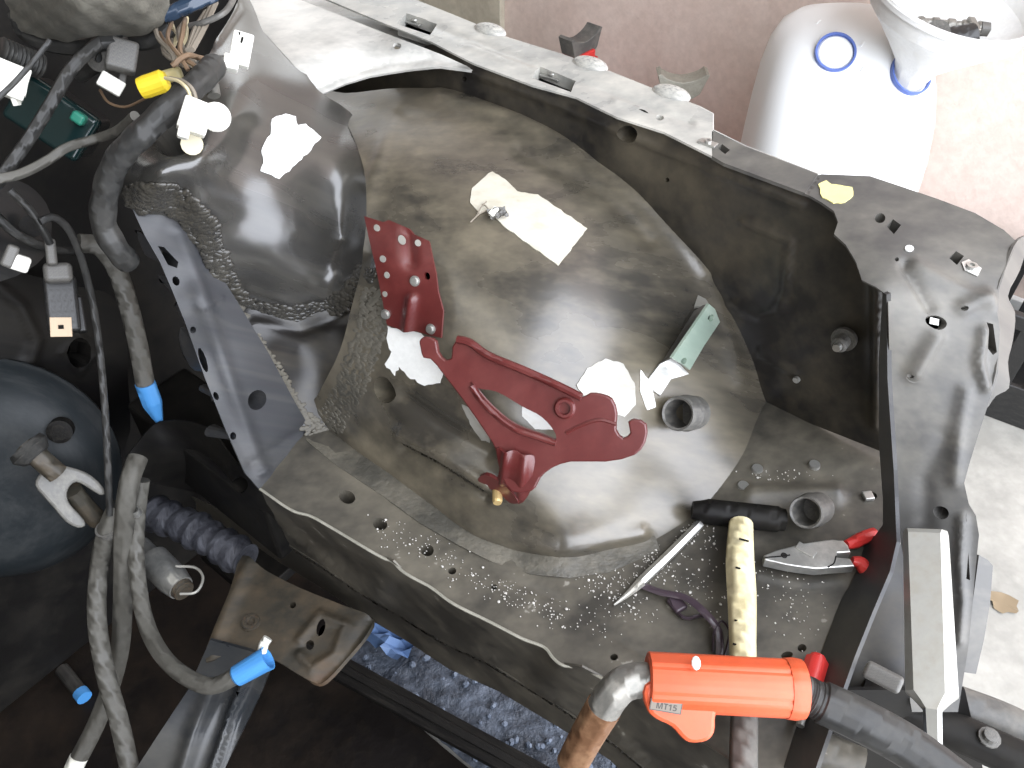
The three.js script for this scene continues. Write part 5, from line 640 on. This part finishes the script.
// rusty bracket of the subframe and its channel arm
{
  const g = thing('subframe', 'rusty brown subframe bracket with bolt holes and channel arm under the rail', 'subframe');
  const Sb = surf([[250, 560, 'y', 0.432], [367, 622, 'y', 0.43], [318, 682, 'y', 0.42], [225, 640, 'y', 0.424], [290, 620, 'y', 0.43]]);
  const pl = mesh('bracket_plate', sheet(Sb, smooth([[243, 556], [265, 570], [300, 588], [345, 606], [372, 618], [366, 635], [346, 658], [328, 678], [318, 683], [298, 674], [275, 660], [238, 650], [206, 662], [215, 630], [230, 595]], 3, true), { step: 6, thick: 0.004, holes: [ell(293, 605, 3, 3.6, 0.5, 10), ell(321, 628, 4, 8.5, 0.3, 14), ell(310, 645, 4, 5, 0.3, 12)], disp: beads([[[[250, 562], [232, 600], [212, 650]], 7, 0.006], [[[300, 640], [320, 615], [345, 625], [335, 655], [312, 668], [300, 655]], 5, 0.004], [[[370, 620], [345, 655], [318, 682]], 5, -0.004]]) }), M.rust, g);
  mesh('rivet', orient(lathe([[0.003, 0], [0.010, 0], [0.009, 0.002], [0.005, 0.003], [0.003, 0.001], [0, 0.001]], 18), Sb.at(251, 623).add(V(0, 0.001, 0)), V(0, 1, 0), V(0, 0, 1)), M.rust, pl);
  const Sa = surf([[206, 655, 'y', 0.425], [275, 660, 'y', 0.42], [140, 775, 'y', 0.34], [215, 775, 'y', 0.34], [225, 700, 'y', 0.375], [185, 715, 'y', 0.372]]);
  mesh('channel_arm', sheet(Sa, [[210, 640], [275, 658], [262, 690], [240, 735], [222, 775], [132, 775], [158, 735], [188, 690]], { step: 6, thick: 0.004, disp: beads([[[[210, 690], [195, 730], [182, 775]], 8, 0.008], [[[250, 668], [232, 715], [212, 775]], 5, 0.012]]) }), grime([0.020, 0.023, 0.027], [0.06, 0.058, 0.052], 0.42, 0.7, { rough: [0.2, 0.5] }), g);
}
{ const g = thing('floor_bar', 'dark bar lying on the gritty floor below the frame rail', 'rail'); const a = Y(322, 668, 0.012), b = Y(560, 800, 0.012), d = b.clone().sub(a), L = d.length(); mesh('flange', orient(box(0.035, L * 1.2, 0.012, 0.002), a.clone().lerp(b, 0.5).add(V(0, 0.036, 0)), d, V(0, 1, 0)), M.dark, g); mesh('web', orient(box(0.012, L * 1.2, 0.03, 0.002), a.clone().lerp(b, 0.5).add(V(0, 0.030, 0)), d, V(0, 1, 0)), M.dark, g); }  // dark bar set on the floor alongside the frame rail
{ const g = thing('blue_rag', 'small crumpled blue plastic scrap on the grit beside the rusty bracket', 'scrap'), p = Y(393, 640, 0.03), f = new THREE.PlaneGeometry(0.07, 0.05, 6, 5), a = f.attributes.position; for (let i = 0; i < a.count; i++) a.setZ(i, rr(0, 0.03)); f.rotateX(-Math.PI / 2); f.translate(p.x, 0.02, p.z); mesh('sheet', toCreasedNormals(f.toNonIndexed(), 0.2), plain([0.10, 0.17, 0.32], 0.5), g); }
{ const g = thing('bolt', 'blue tipped bolt lying on the darkened floor', 'bolt'), a = Y(62, 669, 0.02), b = Y(80, 692, 0.02); mesh('shank', sweep([a, b], 0.010, { n: 4, seg: 12 }), M.rubber, g); mesh('tip', sweep([b, b.clone().addScaledVector(b.clone().sub(a), 0.25)], 0.011, { n: 3, seg: 12 }), M.blue, g); }
{ const n = 260, im = new THREE.InstancedMesh(new THREE.DodecahedronGeometry(1, 0), plain([0.12, 0.145, 0.19], 0.6), n), o = new THREE.Object3D(); for (let i = 0; i < n; i++) { const p = V(rr(-0.58, 0.0), 0.018, rr(-0.6, -0.33)), s = rr(0.002, 0.008) * (rnd() < 0.1 ? 1.8 : 1); o.position.copy(p); o.scale.set(s, s * 0.7, s * rr(0.6, 1.2)); o.rotation.set(rnd() * 6, rnd() * 6, rnd() * 6); o.updateMatrix(); im.setMatrixAt(i, o.matrix); } im.name = 'floor_crumbs'; im.castShadow = im.receiveShadow = true; tag(im, 'loose bluish crumbs on the grit below the frame rail', 'crumbs'); im.userData.kind = 'stuff'; scene.add(im); }  // crumb colour carries the same painted bluish light
renderer.render(scene, camera);
